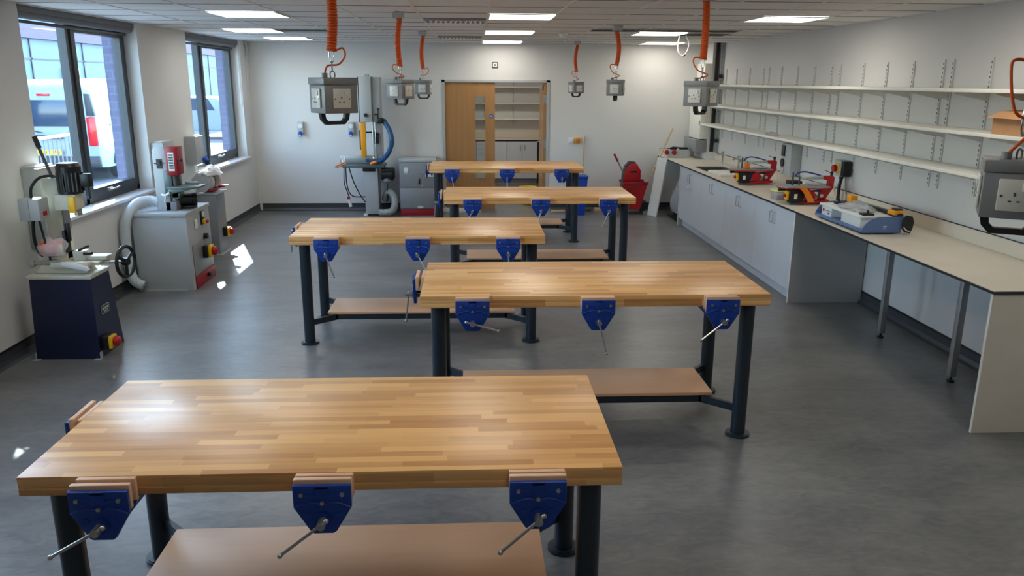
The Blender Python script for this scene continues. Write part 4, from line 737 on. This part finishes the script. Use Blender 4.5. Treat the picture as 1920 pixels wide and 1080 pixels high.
MB().box(-.02, -.02, .74, .0, .05, .9, .003).box(.0, .0, .82, .02, .03, .95, .002).build('depth_stop', 'black', t)
q = MB().box(-.17, -.1, .675, -.02, .12, .74, .004).box(-.06, -.16, .66, .2, -.1, .7, .004).box(-.04, -.1, .665, .25, .08, .69, .004).box(.05, -.05, .69, .14, .03, .76, .005).box(.1, -.04, .692, .28, .06, .72, .004); q.build('sliding_table', 'cream', t)
MB().prism([(.03, .68), (.2, .64), (.215, .655), (.2, .675), (.1, .705), (.03, .705)], -.185, -.161, 'y', .003).build('table_clamp', 'white', t)
MB().cyl((.0, -.14, .71), (-.2, -.1, .68), .014, 8).box(-.22, -.12, .66, -.19, -.08, .7, .004).cyl((.2, -.02, .67), (.4, -.06, .685), .009, 8).cyl((.18, .04, .66), (.4, .0, .67), .009, 8).build('feed_shaft', 'steel', t)
MB().cyl((.11, -.07, .77), (.2, -.12, .81), .009, 8).cyl((.13, -.05, .74), (.2, -.08, .75), .011, 8).build('clamp_handle', 'black', t)
q = MB(); ax = Vector((.985, -.17, 0)); u_ = Vector((.17, .985, 0)); c0 = Vector((.42, -.06, .685)); q.tube([c0+u_*math.cos(a)*.108+Vector((0, 0, 1))*math.sin(a)*.108 for a in [2*PI*k/32 for k in range(32)]], .013, 10, True)
for a in (.5, 2.6, 4.7): q.cyl(c0, c0+u_*math.cos(a)*.105+Vector((0, 0, 1))*math.sin(a)*.105, .013, 10)
q.cyl(c0-ax*.02, c0+ax*.02, .028, 16); q.build('handwheel', 'black', t)
o = MB(); o.box(.213, -.13, .05, .265, -.04, .15, .006); 
e_ = MB().box(.2225, -.165, .055, .27, -.06, .155, .004).build('stop_switch_box', 'black', t); MB().box(.2705, -.16, .06, .295, -.065, .15, .004).build('yellow_collar', 'yellow', e_); MB().ball((.312, -.112, .105), .04, 16, (.75, 1, 1)).build('mushroom_button', 'red', e_)
def logo():
    lg = MB().prism([(-.055, -.032), (.055, -.032), (.065, -.02), (.065, .02), (.055, .032), (-.055, .032), (-.065, .02), (-.065, -.02)], 0, .002, 'x'); o = lg.build('maker_badge', 'lgrey', t, False); o.location = (.2195, -.03, .33); o.rotation_euler = (0, -.017, 0)
    MB().prism([(-.052, -.027), (.052, -.027), (.06, -.018), (.06, .018), (.052, .027), (-.052, .027), (-.06, .018), (-.06, -.018)], .002, .003, 'x').build('badge_ground', 'black', o, False)
    text('SEDGWICK', 'badge_lettering', 'white', o, (.0035, 0, .006), .026, FX, sx=.82); MB().box(.003, -.035, -.012, .004, .04, -.009).box(.003, -.025, -.019, .004, .025, -.016).build('badge_line', 'white', o, False)
logo()
t = thing('tool_packet', 'clear packet with orange contents lying on morticer table', 'packet', (-2.96, 5.72, .742))
MB().box(-.09, -.13, .0, .04, -.02, .1, .02).build('orange_contents', 'orange', t); MB().box(-.01, -.125, .0, .05, -.07, .075, .004).build('card_insert', 'cream', t)
blob('bag', 'bag', t, (-.02, -.07, .0), .1, .075, .09, .22, 31)

t = thing('belt_sander', 'grey floor standing belt sander with dark red guard', 'belt sander', (-2.92, 7.75, 0))
MB().prism([(-.25, 0), (.255, 0), (.245, .71), (-.255, .71)], -.32, .33, 'y', .006).build('cabinet', 'lgrey', t)
MB().box(-.262, -.335, .7105, .252, .345, .745, .004).build('top', 'lgrey', t); MB().box(-.1, -.326, .69, .1, -.3205, .71, .002).build('hinge_strip', 'lgrey', t)
MB().prism([(-.2, 0), (.2, 0), (.18, .012), (-.18, .012)], -.33, -.3205, 'y').build('foot_strip', 'lgrey', t, False)
MB().box(.2535, -.25, .12, .262, .29, .42, .003).build('steel_drawer', 'alu', t); d_ = MB().box(.2555, -.25, .0, .27, .3, .118, .003).build('red_drawer', 'dred', t); MB().cyl((.27, .06, .07), (.3, .06, .07), .02, 12).build('drawer_knob', 'black', d_)
MB().cyl((.255, .1, .45), (.29, .1, .45), .028, 14).build('dust_knob', 'black', t)
e_ = MB().box(.2625, -.01, .25, .31, .11, .37, .004).build('stop_switch_box', 'black', t); MB().box(.3105, -.0, .25, .34, .1, .37, .004).build('yellow_collar', 'yellow', e_); MB().ball((.36, .05, .31), .045, 16, (.75, 1, 1)).build('mushroom_button', 'red', e_)
e_ = MB().box(.25, .05, .57, .262, .13, .7, .002).build('control_plate', 'black', t); MB().cyl((.262, .09, .67), (.268, .09, .67), .028, 18).build('rotary_dial', 'white', e_); MB().box(.262, .06, .58, .29, .12, .62, .004).build('yellow_switch', 'yellow', e_); MB().ball((.3, .09, .6), .018, 10).build('red_button', 'red', e_)
MB().box(.251, -.13, .56, .262, -.07, .65, .003).build('socket', 'white', t)
MB().prism([(-.06, .746), (.07, .746), (.07, 1.3), (.05, 1.345), (-.03, 1.345), (-.06, 1.31)], -.18, -.12, 'y', .006).build('upright_arm', 'lgrey', t)
MB().box(-.025, -.183, 1.14, .03, -.1805, 1.23).build('tracking_slot', 'black', t, False); MB().cyl((0, -.185, 1.19), (0, -.205, 1.19), .02, 10).box(-.04, -.2, 1.185, .04, -.19, 1.195).build('tracking_knob', 'black', t)
MB().box(.03, -.185, .9, .1, -.1805, 1.12, .002).build('side_plate', 'greengrey', t)
g_ = MB(); g_.box(.071, -.2, 1.08, .165, -.02, 1.34, .004); g_ = g_.build('belt_guard', 'dred', t); MB().box(.092, -.203, 1.12, .145, -.2005, 1.29).build('instruction_label', 'offw', g_, False)
q = MB()
for k in range(6): q.box(.098, -.2045, 1.14+k*.024, .139, -.2035, 1.155+k*.024)
q.build('label_print', 'dgrey', g_, False); MB().cyl((.17, -.19, 1.22), (.2, -.19, 1.22), .006, 8).ball((.205, -.19, 1.22), .014, 10).build('guard_knob', 'black', g_)
MB().box(.08, -.17, .86, .15, -.05, 1.079, .008).build('sanding_belt', 'screen', t); MB().cyl((.115, -.17, .89), (.115, -.05, .89), .042, 18).build('drive_drum', 'greengrey', t)
MB().prism([(.07, .955), (.36, .965), (.36, .978), (.07, .978)], -.25, -.0, 'y', .003).build('table', 'greengrey', t); MB().prism([(.04, .9), (.07, .9), (.3, .954), (.07, .954)], -.2, -.14, 'y', .003).build('table_bracket', 'greengrey', t); MB().box(.16, -.02, .979, .28, .02, 1.0, .003).build('mitre_fence', 'alu', t)
MB().tube(smoothpath([(-.0, -.2, .9), (.04, -.21, .895), (.08, -.21, .92)]), .012, 8).cyl((.04, -.2, .9), (.03, -.22, .83), .006, 8).build('clamp_lever', 'white', t)
q = MB().cyl((.07, -.06, .83), (.2, .0, .83), .055, 20).cyl((.2, .0, .83), (.24, .02, .83), .062, 22).box(.1, -.06, .746, .24, .04, .775, .004); q.build('motor', 'black', t); MB().box(.02, -.18, .746, .12, -.06, .83, .006).build('motor_mount', 'mgrey', t)
q = MB(); q.tube(smoothpath([(-.06, -.14, .82), (-.14, -.16, .84), (-.22, -.25, .82), (-.28, -.36, .7), (-.3, -.38, .5), (-.29, -.39, .25), (-.26, -.39, .12), (-.18, -.39, .07)], 14), .045, 14, ribs=.06); q.build('extraction_hose', 'hose', t)

t = thing('bench_grinder', 'double bench grinder wrapped in plastic on grey pedestal', 'bench grinder', (-3.0, 9.2, 0))
MB().box(-.15, -.16, .0, .1, .15, .695, .004).build('pedestal', 'mgrey', t); MB().box(-.17, -.18, .6955, .13, .17, .71, .002).build('top_plate', 'lgrey', t); MB().box(-.15, -.19, .0, .13, -.161, .01).box(.1005, -.16, 0, .13, .15, .01).build('floor_flange', 'lgrey', t, False)
def disc(y, th, m, r=.105):
    pts = [(r*math.cos(a)-.03, .83+r*math.sin(a)) for a in [PI/8+2*PI*k/8 for k in range(8)]] if m == 'lgrey' else [(r*math.cos(a)-.02, .83+r*math.sin(a)) for a in [2*PI*k/24 for k in range(24)]]
    return MB().prism(pts, y, y+th, 'y', .004)
g_ = disc(-.22, .05, 'lgrey', .11).build('wheel_guard', 'lgrey', t); MB().cyl((-.02, -.221, .82), (-.02, -.24, .82), .016, 12).build('axle_nut', 'steel', g_); disc(-.169, .07, 'x').build('grinding_wheel', 'offw', t); disc(.09, .08, 'x').build('grinding_wheel', 'offw', t); disc(.171, .05, 'lgrey').build('wheel_guard', 'lgrey', t)
q = MB().cyl((-.02, -.098, .83), (-.02, .089, .83), .062, 22)
for k in range(12): a = 2*PI*k/12; q.box(-.02+.06*math.cos(a)-.004, -.08, .83+.06*math.sin(a)-.004, -.02+.068*math.cos(a)+.004, .07, .83+.068*math.sin(a)+.004)
q.box(-.07, -.06, .7105, .04, .06, .775, .006); q.build('motor', 'mgrey', t); MB().box(.0415, -.03, .715, .06, .03, .76, .004).build('switch', 'black', t)
for y in (-.2, .1): MB().prism([(.0, .725), (.12, .745), (.15, .765), (.11, .765), (.0, .745)], y, y+.1, 'y', .003).build('tool_rest', 'dred', t)
blob('plastic_wrap', 'wrap', t, (.0, -.0, .9), .13, .26, .07, .25, 41)
q = MB(); q.prism([(-.01, -.18), (.1, -.1), (.1, -.085), (-.01, -.165)], .982, .985, 'z').prism([(-.01, .08), (.12, .14), (.12, .155), (-.01, .1)], .982, .985, 'z'); q.build('red_strip', 'red', t, False)
e_ = MB().box(.1015, -.02, .19, .15, .08, .29, .004).build('stop_switch_box', 'black', t); MB().box(.1505, -.02, .19, .17, .08, .29, .004).build('yellow_collar', 'yellow', e_); MB().ball((.185, .03, .24), .042, 14, (.7, 1, 1)).build('mushroom_button', 'red', e_)

t = thing('wall_cable', 'thin pale cable and clip on left wall by the back corner', 'cable', (XL, 12.05, 2.3)); MB().tube([(.008, 0, .17), (.008, .0, -.1), (.008, .0, -1.4)], .004, 6).build('cable', 'offw', t); MB().tube(smoothpath([(.008, -.01, .17), (.03, -.05, .1), (.03, -.04, -.0), (.01, 0, -.03)]), .006, 6).build('loop', 'mgrey', t)
